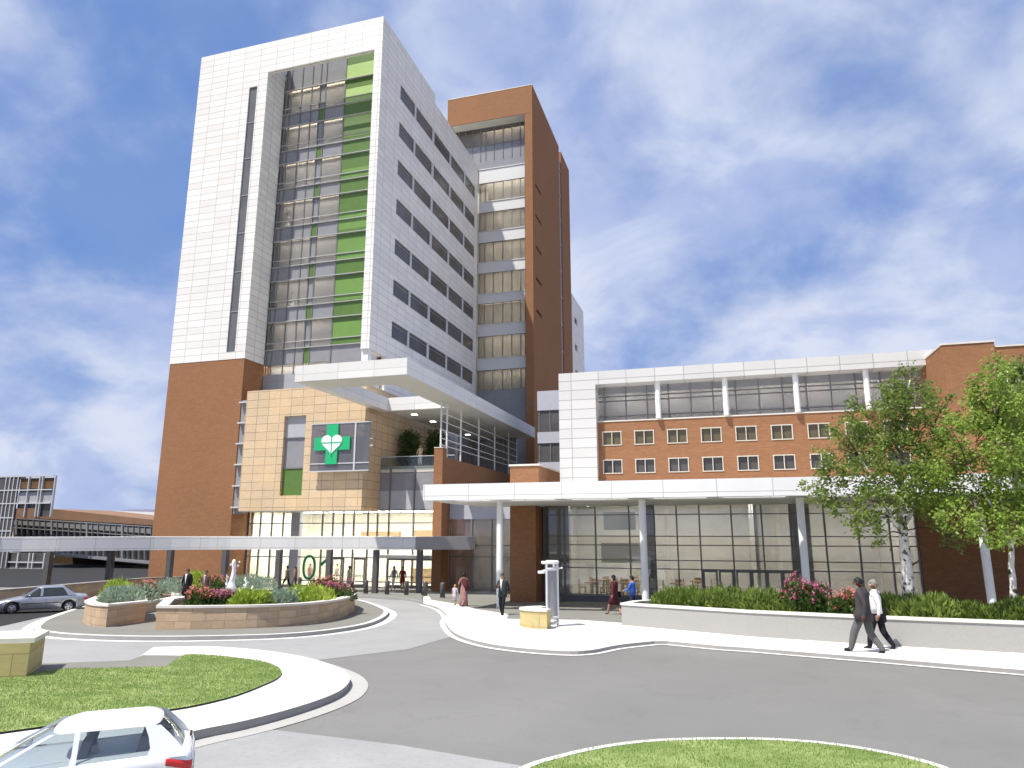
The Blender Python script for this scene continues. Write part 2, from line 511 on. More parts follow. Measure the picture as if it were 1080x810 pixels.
def mth(op, a, b=None, clamp=False):
    nd = nt.nodes.new('ShaderNodeMath'); nd.operation = op; nd.use_clamp = clamp
    for i, v in enumerate((a, b)):
        if v is None: continue
        if hasattr(v, 'node'): nt.links.new(v, nd.inputs[i])
        else: nd.inputs[i].default_value = v
    return nd.outputs[0]


zz = mth('ADD', mth('MAXIMUM', sep.outputs[2], 0.), .5)
cmb = nt.nodes.new('ShaderNodeCombineXYZ')
nt.links.new(mth('DIVIDE', sep.outputs[0], zz), cmb.inputs[0]); nt.links.new(mth('DIVIDE', sep.outputs[1], zz), cmb.inputs[1]); cmb.inputs[2].default_value = 3.1


def wnoise(scale, detail, rough, dist):
    nz = nt.nodes.new('ShaderNodeTexNoise'); nz.inputs['Scale'].default_value = scale; nz.inputs['Detail'].default_value = detail
    nz.inputs['Roughness'].default_value = rough; nz.inputs['Distortion'].default_value = dist
    nt.links.new(cmb.outputs[0], nz.inputs['Vector']); return nz.outputs['Fac']


def wramp(v, lo, hi, a=0., b=1.):
    r = nt.nodes.new('ShaderNodeMapRange'); r.interpolation_type = 'SMOOTHSTEP'
    for i, q in ((1, lo), (2, hi), (3, a), (4, b)): r.inputs[i].default_value = q
    nt.links.new(v, r.inputs[0]); return r.outputs[0]


cloud = mth('ADD', mth('MULTIPLY', wnoise(2.3, 6, .5, .15), .7), mth('MULTIPLY', wnoise(6.5, 5, .55, .3), .3))
cmask = wramp(cloud, .34, .57, .15, .95)
mixc = nt.nodes.new('ShaderNodeMix'); mixc.data_type = 'RGBA'
tint = nt.nodes.new('ShaderNodeMix'); tint.data_type = 'RGBA'; tint.blend_type = 'MULTIPLY'; tint.inputs[0].default_value = 1
tint.inputs[7].default_value = (1., 1., 1., 1)
hs_ = nt.nodes.new('ShaderNodeHueSaturation'); hs_.inputs['Hue'].default_value = .5; hs_.inputs['Saturation'].default_value = 1.2
nt.links.new(sky.outputs[0], hs_.inputs['Color']); low = nt.nodes.new('ShaderNodeMix'); low.data_type = 'RGBA'; low.blend_type = 'MULTIPLY'; low.inputs[0].default_value = 1
nt.links.new(hs_.outputs[0], low.inputs[6]); nt.links.new(wramp(sep.outputs[2], -.05, .4, .62, 1.), low.inputs[7])
blu = nt.nodes.new('ShaderNodeMix'); blu.data_type = 'RGBA'; blu.inputs[0].default_value = .65; blu.inputs[7].default_value = (1.25, 2.75, 6.9, 1)
nt.links.new(low.outputs[2], blu.inputs[6]); nt.links.new(blu.outputs[2], tint.inputs[6])
cmask = mth('MAXIMUM', cmask, wramp(sep.outputs[2], .0, .42, .55, 0.)); nt.links.new(cmask, mixc.inputs[0]); nt.links.new(tint.outputs[2], mixc.inputs[6]); cshade = nt.nodes.new('ShaderNodeMix'); cshade.data_type = 'RGBA'
cshade.inputs[6].default_value = (4.3, 5.1, 7.6, 1); cshade.inputs[7].default_value = (6.6, 7.1, 8.5, 1)
nt.links.new(wramp(wnoise(4.2, 5, .55, .5), .38, .62), cshade.inputs[0]); nt.links.new(cshade.outputs[2], mixc.inputs[7])
SKY_STRENGTH = .082
nt.links.new(mixc.outputs[2], bg.inputs[0]); bg.inputs[1].default_value = SKY_STRENGTH; nt.links.new(bg.outputs[0], wo.inputs[0])

sl = bpy.data.lights.new('sun', 'SUN'); sl.energy = 5.0; sl.angle = R(.5); sl.color = (1, .955, .87)
so = bpy.data.objects.new('sun', sl); COL.objects.link(so); so.rotation_euler = SUN.to_track_quat('-Z', 'Y').to_euler(); so.location = (-20, -20, 60)
cd = bpy.data.cameras.new('camera'); co = bpy.data.objects.new('camera', cd); COL.objects.link(co); sc.camera = co
co.location = CAMP; co.rotation_euler = (PI/2+PITCH, 0, YAW); cd.sensor_width = 36; cd.lens = 36*F_PX/1080; cd.clip_end = 20000; cd.clip_start = .1
vs_ = sc.view_settings; vs_.view_transform = 'Standard'; vs_.look = 'None'; vs_.gamma = 1; vs_.use_curve_mapping = False; vs_.exposure = .42
sc.render.engine = 'CYCLES'; sc.cycles.use_denoising = True; sc.cycles.max_bounces = 8; sc.cycles.transparent_max_bounces = 24
sc.cycles.diffuse_bounces = 3; sc.cycles.glossy_bounces = 3; sc.cycles.sample_clamp_indirect = 6


# ------------------------------------------------------------------ the ground
def gl_(d, l): return (-_sy*d+_cy*l, _cy*d+_sy*l)


mb = MB(); ds = (-400, -8, 75, 6000)
for i in range(3):
    q = []
    for d, l in ((ds[i], -5000), (ds[i], 5000), (ds[i+1], 5000), (ds[i+1], -5000)):
        x, y = gl_(d, l); q.append((x, y, gz(x, y)-.05))
    mb.face(q)
struct('ground', mb, m_earth)
gpoly('road', [gl_(-8, -70), gl_(-8, 60), gl_(58, 60), gl_(74, -70)], 0, m_road)
KERB = smooth_line(gxy([(446, 638), (462, 643), (471, 651), (469.5, 658), (479.4, 670.5), (504, 680), (541, 686.5), (593, 690.7), (622.7, 689.7), (652, 684), (690, 679.8)]), 4) \
    + gxy([(704, 679.8), (760, 685.3), (790, 687.3), (935, 699.3), (1080, 711.8), (1400, 739)])
drive = [(-260, 690), (0, 661), (45, 651), (90, 644), (150, 634), (240, 626), (330, 628), (440, 634), (446, 638), (462, 643), (471, 651), (469.5, 658), (479.4, 670.5),
         (430, 685), (330, 697), (272, 692), (218, 688), (161, 690), (136, 704), (43, 707), (-260, 730)]
gpoly('drive', gxy(drive), .005, m_drive)
gpoly('back_road', gxy([(-260, 690), (0, 661), (45, 651), (92, 644), (150, 634), (236, 626), (240, 620), (160, 623.5), (80, 634.5), (0, 645.5), (-260, 683)]), .009, m_darkroad)
gpoly('speckled_paving', gxy([(206, 787), (253, 777), (288, 770), (420, 786), (550, 808), (600, 860), (640, 1000), (100, 1000), (60, 830)]), .005, m_speckle)
# right hand pavement with kerb and gutter
back = [(20, 36.5), (20, 60), (-20, 60), (-20, 46)]
gpoly('pavement', KERB+back, .09, m_walk, .3)
mb = MB(); strip(mb, KERB, -.2, 0, .012); struct('gutter', mb, m_kerb)
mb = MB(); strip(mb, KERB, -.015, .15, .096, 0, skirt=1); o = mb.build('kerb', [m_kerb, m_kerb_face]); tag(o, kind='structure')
gpoly('forecourt', gxy([(455, 634.5), (480, 638.5), (502, 644.6), (537, 650), (534, 655), (555.5, 655.7), (612, 656.3), (660, 660)]) + [(-3.4, 26.3), (14.5, 21.5), (19.9, 37), (19.9, 59.9), (-19.9, 59.9), (-19.8, 46)], .096, m_plaza)
# entrance paving below the curved canopy
ENT = smooth_line(gxy([(238, 624), (300, 626.5), (360, 629), (420, 632.5), (446, 637)]), 3)
gpoly('entrance_paving', ENT + [(-20, 45.5), (-20, 52.2), (-39.3, 52.2)], .11, m_plaza, .2)
mb = MB(); strip(mb, ENT, -.02, .15, .116, 0, skirt=1); tag(mb.build('entrance_kerb', [m_kerb_face, m_kerb_face]), kind='structure')

# roundabout island
ISL = smooth_line(gxy([(35, 665), (50, 671), (90, 674.3), (150, 676), (220, 675.5), (300, 673), (355, 667.5), (392, 660), (409, 650), (403, 643), (372, 634), (300, 628.5), (200, 627), (120, 634), (60, 651)]), 4, True)
gpoly('island', ISL, .12, m_plaza, .25)
ring = ISL+[ISL[0]]
sgn = 1 if sum(ISL[i][0]*ISL[(i+1) % len(ISL)][1]-ISL[(i+1) % len(ISL)][0]*ISL[i][1] for i in range(len(ISL))) > 0 else -1
mb = MB(); strip(mb, ring, -.36*sgn, -.02*sgn, .012); struct('island_gutter', mb, m_kerb)
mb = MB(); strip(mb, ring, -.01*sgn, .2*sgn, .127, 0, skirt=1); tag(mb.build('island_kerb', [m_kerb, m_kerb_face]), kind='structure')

# kidney shaped lawn with its white path
OUT = gxy([(136, 703), (150, 696)]) + smooth_line(gxy([(161, 688), (218, 687), (272, 691), (319, 698.6), (354, 710), (367.5, 721), (362, 733), (342, 744), (303, 757.5), (253, 771), (206, 781), (120, 804), (-80, 862)]), 4)
gpoly('lawn_path', OUT + gxy([(-300, 900), (-300, 728), (43, 706.5)]), .12, m_walk, .3)
GRASS = smooth_line(gxy([(175, 711), (194.5, 697.6), (222, 698), (249, 700.8), (276, 705), (292, 711), (296.4, 718), (291, 724.5), (279, 730.5), (249, 743), (210, 753.5), (171, 760.5), (90, 772)]), 3) \
    + gxy([(0, 785), (-200, 822), (-200, 740), (0, 722), (70, 713.5)])
gpoly('lawn', GRASS, .15, m_lawn)
gpoly('lawn_walk', gxy([(43, 706.5), (136, 703), (150, 697), (194.5, 697.4), (175, 711), (70, 713.6), (20, 720)]), .13, m_plaza)
mb = MB(); strip(mb, OUT[2:], .02, .36, .01); struct('lawn_gutter', mb, m_gutter)
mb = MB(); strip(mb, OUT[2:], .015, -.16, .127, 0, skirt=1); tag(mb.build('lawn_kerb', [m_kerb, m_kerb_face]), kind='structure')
LAWN2 = smooth_line(gxy([(520, 830), (556, 810), (585, 801), (620, 792.5), (660, 786), (700, 782.5), (760, 781), (820, 782), (880, 787), (940, 797), (985, 808), (1010, 818)]), 3) + gxy([(1040, 900), (980, 1000), (600, 1000), (500, 900)])
gpoly('near_lawn', LAWN2, .03, m_lawn, .1)
mb = MB(); strip(mb, LAWN2[:34], -.09, .02, .036, 0, skirt=1); tag(mb.build('near_lawn_edging', [m_kerb, m_kerb_face]), kind='structure')


def blades(name, poly, h, n, size, rng):
    xs = [p[0] for p in poly]; ys = [p[1] for p in poly]; mb = MB(); k = 0
    while k < n:
        x, y = rng.uniform(min(xs), max(xs)), rng.uniform(min(ys), max(ys))
        if gd(x, y) < 3.5 or not inside((x, y), poly): continue
        k += 1; a = rng.uniform(0, 2*PI); wd = size*.14; ln = size*rng.uniform(.5, 1.2); z = gz(x, y)+h
        dx, dy = math.cos(a)*wd, math.sin(a)*wd; lx, ly = rng.uniform(-.6, .6)*ln, rng.uniform(-.6, .6)*ln
        mb.face([(x-dx, y-dy, z), (x+dx, y+dy, z), (x+lx, y+ly, z+ln)])
    tag(mb.build(name, m_blade), kind='stuff')


rg = random.Random(3)
blades('grass', [p for p in GRASS], .148, 46000, .036, rg)
blades('near_grass', LAWN2, .028, 30000, .034, rg)

mb = MB(); N = 24                                   # ground darkened to stand for the shaded void under the garage
for i in range(N):
    for j in range(N):
        q = [(-150+105*(i+a)/N, 47+55*(j+b)/N) for a, b in ((0, 0), (1, 0), (1, 1), (0, 1))]
        mb.face([(x, y, gz(x, y)+.02) for x, y in q])
struct('garage_void_ground', mb, m_darkroad)

# far ridge
mb = MB(); rg = random.Random(5); prev = None
for i in range(60):
    x = -4200+i*90.; h = 105+38*math.sin(i*.33+2.2)+20*math.sin(i*1.1)+rg.uniform(-6, 6)
    cur = [(x, 2500, -2), (x, 3000, max(30, h*.9)), (x, 3500, max(40, h)), (x, 4200, -2)]
    if prev:
        for a in range(3): mb.face([prev[a], cur[a], cur[a+1], prev[a+1]], 0, True)
    prev = cur
struct('hills', mb, m_hills)

# ------------------------------------------------------------------ low walls and planters (things)


def wall_line(mb, L, th, h, m=0, base=-.1, cap=None, capm=1, over=.04, ct=.07):
    A = L; B = offset_line(L, th)
    for i in range(len(L)-1):
        q = [A[i], A[i+1], B[i+1], B[i]]
        mb.prism(q, lambda x, y: gz(x, y)+base, lambda x, y: gz(x, y)+h, m)
    if cap:
        A2, B2 = offset_line(L, -over), offset_line(L, th+over)
        for i in range(len(L)-1):
            cap.prism([A2[i], A2[i+1], B2[i+1], B2[i]], lambda x, y: gz(x, y)+h, lambda x, y: gz(x, y)+h+ct, 0)


t = thing('stone_wall', 'long low brown stone wall running behind the silver car and the grey canopy columns', 'wall', (-36, 33, .3))
b, c = MB(), MB(); wall_line(b, smooth_line(gxy([(-160, 668), (0, 645.5), (80, 634.5), (160, 623.5), (240, 619)]), 3), .45, .92, cap=c)
b.build('wall_body', m_wall_stone, t); c.build('coping', plain('grey_coping', (.3, .28, .26), .8, .2), t)

t = thing('stone_wall', 'yellow stone block wall end on the lawn at the left edge of the picture', 'wall', tuple(atG(26, 722)))
A, B_, Cc, D = [Vector(p) for p in gxy([(26, 722.5), (43, 709), (-200, 716), (-200, 731)])]
poly = [(p.x, p.y) for p in (A, B_, Cc, D)]
b = MB().prism(poly, lambda x, y: gz(x, y)-.05, lambda x, y: gz(x, y)+.76); b.build('wall_body', m_yellow_stone, t)
cen = (sum(p[0] for p in poly)/4, sum(p[1] for p in poly)/4)
big = [(p[0]+(.05 if p[0] > cen[0] else -.05), p[1]+(.04 if p[1] > cen[1] else -.04)) for p in poly]
MB().prism(big, lambda x, y: gz(x, y)+.761, lambda x, y: gz(x, y)+.85).build('coping', m_cap, t)


def planter(label, front, back_, h, mat, coping_w=.32, cap_mat=None, soil=.12, loc=None):
    """closed planter: outline front + back_ (plan), walls with coping and soil"""
    out = front+back_
    a = sum(out[i][0]*out[(i+1) % len(out)][1]-out[(i+1) % len(out)][0]*out[i][1] for i in range(len(out)))
    if a < 0: out = out[::-1]
    t = thing('planter', label, 'planter', loc or (*out[0], gz(*out[0])))
    L = out+[out[0]]
    n = len(out)
    def off(d):
        r = []
        for i in range(n):
            p0, p1, p2 = out[i-1], out[i], out[(i+1) % n]
            e1 = Vector((p1[0]-p0[0], p1[1]-p0[1])).normalized(); e2 = Vector((p2[0]-p1[0], p2[1]-p1[1])).normalized()
            n1 = Vector((-e1.y, e1.x)); n2 = Vector((-e2.y, e2.x)); mm = n1+n2
            mm = mm/max(.35, mm.length_squared)*2
            r.append((p1[0]+mm.x*d, p1[1]+mm.y*d))
        return r
    inn = off(coping_w-.03)
    b = MB()
    for i in range(n):
        j = (i+1) % n
        p, q, q2, p2 = out[i], out[j], inn[j], inn[i]
        b.face([(*p, gz(*p)-.1), (*q, gz(*q)-.1), (*q, gz(*q)+h), (*p, gz(*p)+h)])
        b.face([(*q2, gz(*q2)-.1), (*p2, gz(*p2)-.1), (*p2, gz(*p2)+h), (*q2, gz(*q2)+h)])
        b.face([(*p, gz(*p)+h), (*q, gz(*q)+h), (*q2, gz(*q2)+h), (*p2, gz(*p2)+h)])
    b.build('planter_wall', mat, t)
    o2, i2 = off(-.035), off(coping_w)
    c = MB()
    for i in range(n):
        j = (i+1) % n
        lo, hi = h+.002, h+.075
        for (p, q), fl in (((o2[i], o2[j]), 0), ((i2[j], i2[i]), 0)):
            c.face([(*p, gz(*p)+lo), (*q, gz(*q)+lo), (*q, gz(*q)+hi), (*p, gz(*p)+hi)])
        c.face([(*o2[i], gz(*o2[i])+hi), (*o2[j], gz(*o2[j])+hi), (*i2[j], gz(*i2[j])+hi), (*i2[i], gz(*i2[i])+hi)])
        c.face([(*o2[j], gz(*o2[j])+lo), (*o2[i], gz(*o2[i])+lo), (*i2[i], gz(*i2[i])+lo), (*i2[j], gz(*i2[j])+lo)])
    c.build('coping', cap_mat or m_cap, t)
    sp = off(coping_w-.01); sm = MB(); sm.face([(x, y, gz(x, y)+h-soil) for x, y in sp])
    so_ = sm.build('soil', m_soil, t)
    bm = bmesh.new(); bm.from_mesh(so_.data); bmesh.ops.triangulate(bm, faces=bm.faces[:], ngon_method='EAR_CLIP'); bm.to_mesh(so_.data); bm.free()
    return t, out


PFRONT = smooth_line(gxy([(163, 668), (200, 668), (235, 667.3), (270, 666.5), (305, 664.5), (335, 661), (358, 656), (371, 650), (373.5, 645), (366, 641)]), 3)
planter('long curved stone planter of the roundabout island, with pink flowers at its right tip', PFRONT, gxy([(330, 641), (280, 645), (230, 648), (190, 652), (172, 656)]), .78, m_wall_stone)
planter('short stone planter with a single round blue-green shrub at the left of the island', smooth_line(gxy([(87, 659), (91, 662.5), (99, 664.5), (111, 665.5)]), 3), gxy([(152, 659.5), (150, 651), (120, 650), (98, 652)]), .78, m_wall_stone)
planter('low stone planter behind the island path, left of the couple', gxy([(140, 652.5), (187, 642)]), gxy([(186, 635), (165, 634), (138, 640)]), .5, m_wall_stone)
RP = gxy([(656, 662), (790, 674.5), (935, 684.5), (1080, 693), (1400, 712)])
dirv = Vector((RP[0][0]-RP[1][0], RP[0][1]-RP[1][1])).normalized()
RB = [(RP[4][0]+3, RP[4][1]+7.5), (6.5, 27.2), (RP[0][0]+2.6, RP[0][1]+4.8), (RP[0][0]+.25, RP[0][1]+1.6)]
planter('long pale concrete planter wall in front of the right wing, beside the white pavement', RP, RB, .76, m_pale_conc, .3, m_cap)


# ------------------------------------------------------------------ white tower
XT, XL, XR = -27.22, -39.31, -28.0
BASE = -1.6
tw = thing('hospital_tower', 'tall white panelled hospital tower on a brick base, with recessed glass and green panels', 'building', (-37, 50, 0))
mb = MB()
mb.box(-47.33, -41.3, 50, 52.7, 19.17, 50.8); mb.box(-40.4, XL, 50, 52.7, 19.17, 50.8)
mb.box(-41.3, -40.4, 50, 52.7, 46.2, 50.8); mb.box(-41.3, -40.4, 50, 52.7, 19.17, 19.83)
mb.box(XL, XR, 50, 50.4, 47.48, 50.8); mb.box(XR, XT, 50, 53.0, 19.14, 50.8)
WINY = [(54.0, 57.4), (57.68, 61.95), (62.35, 66.95), (67.25, 71.6), (71.88, 75.4)]
rows = [46.45-3.955*k for k in range(7)]
holes = [(y0, y1, zt-1.55, zt) for zt in rows for y0, y1 in WINY]
wall_with_holes(mb, 'X', XT-.4, .4, 53.0, 62.3, 9.5, 50.8, [h for h in holes if h[0] < 62])
wall_with_holes(mb, 'X', XT-.4, .4, 62.3, 76.4, 9.5, 49.78, [h for h in holes if h[0] > 62])
mb.box(-47.33, -46.9, 52.7, 76.4, 19.17, 50.8); mb.box(-46.9, XT-.4, 76.0, 76.4, 9.5, 49.78)
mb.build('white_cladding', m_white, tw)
MB().box(-46.9, XT-.4, 53.2, 76, 49.2, 49.5).build('roof', m_roof, tw)
mb = MB(); mb.box(-47.3, XL-.03, 50.03, 76.2, BASE, 19.169); mb.build('brick_base', m_brick, tw)
# slit window
mb = MB(); g = MB()
for k in range(7):
    z0 = 19.83+k*3.77; g.box(-41.3, -40.4, 50.12, 50.16, z0, min(46.2, z0+3.77)); mb.box(-41.3, -40.4, 50.08, 50.2, z0-.05, z0+.05)
mb.box(-41.3, -41.25, 50.09, 50.2, 19.83, 46.2); mb.box(-40.45, -40.4, 50.09, 50.2, 19.83, 46.2)
o = mb.build('window', m_alu, tw); g.build('pane', plain('slit_glass', (.14, .14, .145), .2, .4, var=.2, scale=.4), o)
# strip windows of the side wall
for zt in rows:
    for y0, y1 in WINY:
        f = MB(); z0 = zt-1.55; X1 = XT-.08
        f.box(X1-.08, X1, y0, y1, zt-.36, zt-.3); f.box(X1-.08, X1, y0, y1, z0, z0+.06); f.box(X1-.08, X1, y0, y1, zt-.06, zt)
        for y in (y0, y1-.06): f.box(X1-.079, X1+.001, y, y+.06, z0, zt)
        fo = f.build('window', m_alu, tw)
        MB().box(X1-.06, X1-.04, y0, y1, z0, zt).build('pane', m_pane_dark, fo)
# mullion pilasters between strip windows
mb = MB()
for zt in rows:
    for a in range(4): mb.box(XT-.05, XT+.03, WINY[a][1]+.08, WINY[a+1][0]-.08, zt-1.55, zt)
mb.build('mullion', m_alu_light, tw)
# recessed curtain wall
GY = 52.8
gl, sp, gr, grl, mu, fin, sl_, lampb = MB(), MB(), MB(), MB(), MB(), MB(), MB(), MB()
XG, ZB, ZT = -32.5, 18.2, 50.6
NF = 8
singles = [47.1-4.0*k for k in range(NF)]
sp.box(XL, XG, GY, GY+.04, 47.1, ZT)
for k, zs in enumerate(singles):
    zp1, zp2 = zs-1.95, zs-2.6
    znext = zs-4.0 if k < NF-1 else ZB
    if zs < ZB: break
    if zp2 > ZB:
        for (a, b_) in ((XL, -35.29), (-34.67, XG)):
            gl.box(a, b_, GY, GY+.03, zp2, zs)
            sp.box(a, b_, GY, GY+.04, znext, zp2)
        gr.box(-35.29, -34.67, GY-.01, GY+.05, znext, zp2); sp.box(-35.29, -34.67, GY+.02, GY+.06, zp2, zs)
        for z, dep in ((zs, .3), (zp1, .16), (zp2, .22)):
            fin.box(XL, XR-.0, GY-dep*.7, GY, z-.035, z+.035)
    sl_.box(XL+.02, XR-.02, GY+.55, GY+.73, zs+.2, zs+1.3)                     # floor slab behind the spandrel
    lampb.box(XL+.3, XG-.2, GY+.2, GY+.5, zs+.55, zs+.6)
for x in (-39.1, -38.6, -37.36, -36.21, -35.29, -34.67, XG): mu.box(x-.05, x+.05, GY-.06, GY+.05, ZB, 50.6)
gsteps = [(50.6, 48.7, 0), (48.7, 47.1, 1), (47.1, 46.1, 0), (46.1, 44.4, 1), (44.4, 43.3, 0), (43.3, 42.1, 1), (42.1, 41.6, 0), (41.6, 40.9, 1), (40.9, 37.6, 0), (37.6, 36.7, 2), (36.7, 33.2, 0), (33.2, 31.5, 2), (31.5, 30.5, 0), (30.5, 28.6, 2), (28.6, 26.6, 0), (26.6, 24.7, 2), (24.7, 22.6, 0), (22.6, 21.2, 2), (21.2, 20.5, 0)]  # sunlit, shaded and fin-shadow bands painted as separate greens
grm = MB()
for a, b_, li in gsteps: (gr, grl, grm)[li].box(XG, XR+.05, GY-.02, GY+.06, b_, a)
sp.box(XG, XR+.05, GY, GY+.04, ZB, 20.5)
sp.build('spandrel', m_spandrel, tw); gl.build('glazing', m_glass_grey, tw)
build_each(gr, 'green_panel', m_green, tw); build_each(grl, 'sunlit_green_panel', m_green_sunlit, tw); build_each(grm, 'shaded_green_panel', plain('shaded_green_panel', (.155, .285, .068), .35, .4, var=.05), tw); mu.build('mullion', m_mull, tw); fin.build('sunshade_fin', plain('fin_aluminium', (.42, .42, .42), .4, .4, var=.05), tw)
build_each(sl_, 'floor_slab', m_beige, tw); build_each(lampb, 'ceiling_or_fill_light', m_lamp_blind_fill, tw)  # light strips added out of view to brighten the blind
MB().box(XL, XR, GY+.75, GY+.85, 12, 50.4).build('core_wall', m_blind, tw)
mb = MB(); mb.box(XL, XT-.4, GY-.02, GY+.3, 9.6, ZB-.001); mb.build('grey_panel', m_grey_panel, tw)
mb = MB(); mb.box(-28.0, -27.4, 50.2, 50.8, 14.9, 19.139); mb.build('pier_post', m_whitepaint, tw)

# ------------------------------------------------------------------ tan stone bay with the cross sign
BY = 49.3
sb = thing('stone_bay', 'boxy tan stone bay with a tall window slot, projecting over the lobby entrance', 'building', (-32.6, BY, 6))
SX0, SX1, SZ0, SZ1 = -38.2, -26.9, 5.94, 16.0
mb = MB(); wall_with_holes(mb, 'Y', BY, .5, SX0, SX1-.5, SZ0, SZ1, [(-34.35, -32.3, 7.14, 13.66)])
mb.box(SX1-.5, SX1, BY, 52.3, SZ0, SZ1); mb.box(SX1-.5, SX1, 52.3, 64.5, 9.42, SZ1); mb.box(SX0, SX0+.5, BY+.5, 52.7, SZ0, SZ1)
mb.build('stone_cladding', m_stone, sb)
MB().box(SX0+.5, SX1-.5, BY+.5, 52.7, SZ1-.3, SZ1-.1).build('roof', m_roof, sb)
MB().box(SX0+.05, SX1-.05, BY+.05, 52.28, SZ0-.06, SZ0-.002).build('soffit', m_soffit, sb)
mb = MB(); mb.box(-34.35, -32.3, BY+.3, BY+.36, 9.35, 11.85); o = mb.build('window', m_spandrel, sb)
MB().box(-34.35, -32.3, BY+.28, BY+.35, 11.85, 13.66).build('light_panel', m_spandrel_light, o)
MB().box(-34.35, -32.3, BY+.26, BY+.35, 7.14, 9.35).build('green_panel', m_green, o)
mb = MB()
for z in (9.35, 11.85): mb.box(-34.35, -32.3, BY+.2, BY+.3, z-.04, z+.04)
mb.build('transom', m_mull, o)
# glass strip in the gap left of the bay
mb = MB(); mb.box(XL+.02, SX0, 50.1, 50.15, SZ0-.2, 15.4); o = mb.build('side_glazing', m_spandrel, sb)
mb = MB()
for k in range(6): mb.box(XL+.02, SX0, 49.7, 50.2, 6.2+k*1.78, 6.32+k*1.78)
mb.build('bracket', m_alu_light, o)

SY = 48.75
sg = thing('cross_sign', 'smoked glass sign with a green cross and white heart on the stone bay', 'sign', (-29, SY, 9))
k = SY/46.5
def sx(px, py): p = atY(px, py, SY); return p.x, p.z
x0, z1 = sx(329.2, 448.2); x1, _ = sx(391, 444.5); _, z0 = sx(327, 497)
MB().box(x0, x1, SY, SY+.03, z0, z1).build('glass_panel', glass('sign_glass', (.5, .5, .54), .06, opaque=.3, body=(.3, .3, .31)), sg)
mb = MB()
mb.box(x0-.05, x1+.1, SY-.05, SY+.08, z1, z1+.09); mb.box(x0-.05, x1, SY-.05, SY+.08, z0-.09, z0); mb.box(x0-.05, x1, SY-.05, SY+.06, z0+.52, z0+.6)
xm, _ = sx(374.5, 470); mb.box(xm-.07, xm+.07, SY-.06, SY-.001, z0, z1)
for z in (z1-1.3, z1-1.9, z0+1.9): mb.box(x1, x1+.25, SY, SY+.05, z, z+.05)
for x in (x0+.8, x1-.9):
    for z in (z0+.6, z1-.5): mb.box(x-.05, x+.05, SY+.03, BY, z-.05, z+.05)
mb.build('frame', m_alu_light, sg)
cx, cz = sx(350.7, 469.2); _, ct = sx(351.5, 447.8); _, cb = sx(350, 489.7); lx, _ = sx(332.3, 469); rx, _ = sx(369.6, 469)
aw = .52
cz = (ct+cb)/2+.05
mb = MB(); mb.box(cx-aw, cx+aw, SY-.12, SY-.03, cb, ct); mb.box(lx, cx-aw, SY-.12, SY-.03, cz-aw, cz+aw); mb.box(cx+aw, rx, SY-.12, SY-.03, cz-aw, cz+aw)
o = mb.build('green_cross', m_cross, sg)
H = []
hw, hz = .92, cz
for i in range(48):
    a = 2*PI*i/48; H.append((cx+hw/16*16*math.sin(a)**3, hz+.02+hw/16.5*(13*math.cos(a)-5*math.cos(2*a)-2*math.cos(3*a)-math.cos(4*a))*.98))
mb = MB(); n = len(H)
fr = [(x, SY-.17, z) for x, z in H]; bk = [(x, SY-.121, z) for x, z in H]
mb.face(fr[::-1] if Vector((0, 1, 0)).dot((Vector(fr[1])-Vector(fr[0])).cross(Vector(fr[2])-Vector(fr[0]))) > 0 else fr)
for i in range(n): mb.face([fr[i], fr[(i+1) % n], bk[(i+1) % n], bk[i]])
ho = mb.build('heart', m_heart, sg)
mb = MB(); mb.box(cx-.04, cx+.04, SY-.185, SY-.171, cz-.98, cz+.48); mb.box(cx-.86, cx+.86, SY-.187, SY-.172, cz+.02, cz+.1); mb.build('dividing_line', m_cross, ho)

# ------------------------------------------------------------------ entrance lobby
LY = 52.3
lb = thing('entrance_lobby', 'brightly lit glass entrance lobby beneath the tan stone bay', 'building', (-30, LY, 0))
FLZ = -.12
x0, x1 = XL, -20.35
g = MB(); g.box(x0, -35.02, LY, LY+.03, FLZ, 5.9); g.box(-34.2, -26.9, LY, LY+.03, FLZ, 5.9); g.box(-26.9, x1, LY, LY+.03, FLZ, 6.0)
build_each(g, 'glazing', m_glass, lb)
mb = MB()
for x in (-39.25, -38.09, -36.96, -35.85, -32.05, -31.07, -30.09, -29.13, -27.83, -26.98): mb.box(x-.06, x+.06, LY-.08, LY+.06, FLZ, 5.9)
for x in (-25.96, -23.79, -20.5): mb.box(x-.06, x+.06, LY-.08, LY+.06, FLZ, 9.3)
for z in (4.97, 2.22, .35, -.06): mb.box(x0, x1, LY-.05, LY+.05, z-.04, z+.04)
mb.box(-26.9, x1, LY-.07, LY+.06, 5.95, 6.05)
mb.build('mullion', m_mull, lb)
MB().box(-35.02, -34.2, LY-.12, LY+.4, FLZ, 5.9).build('column', m_grey_panel, lb)
mb = MB(); mb.box(-26.9, x1, LY, LY+.05, 6.0, 7.55); mb.build('spandrel', m_spandrel_light, lb)
mb = MB(); mb.box(-26.9, x1, LY+.01, LY+.05, 7.55, 9.0); mb.build('upper_spandrel', m_spandrel, lb)
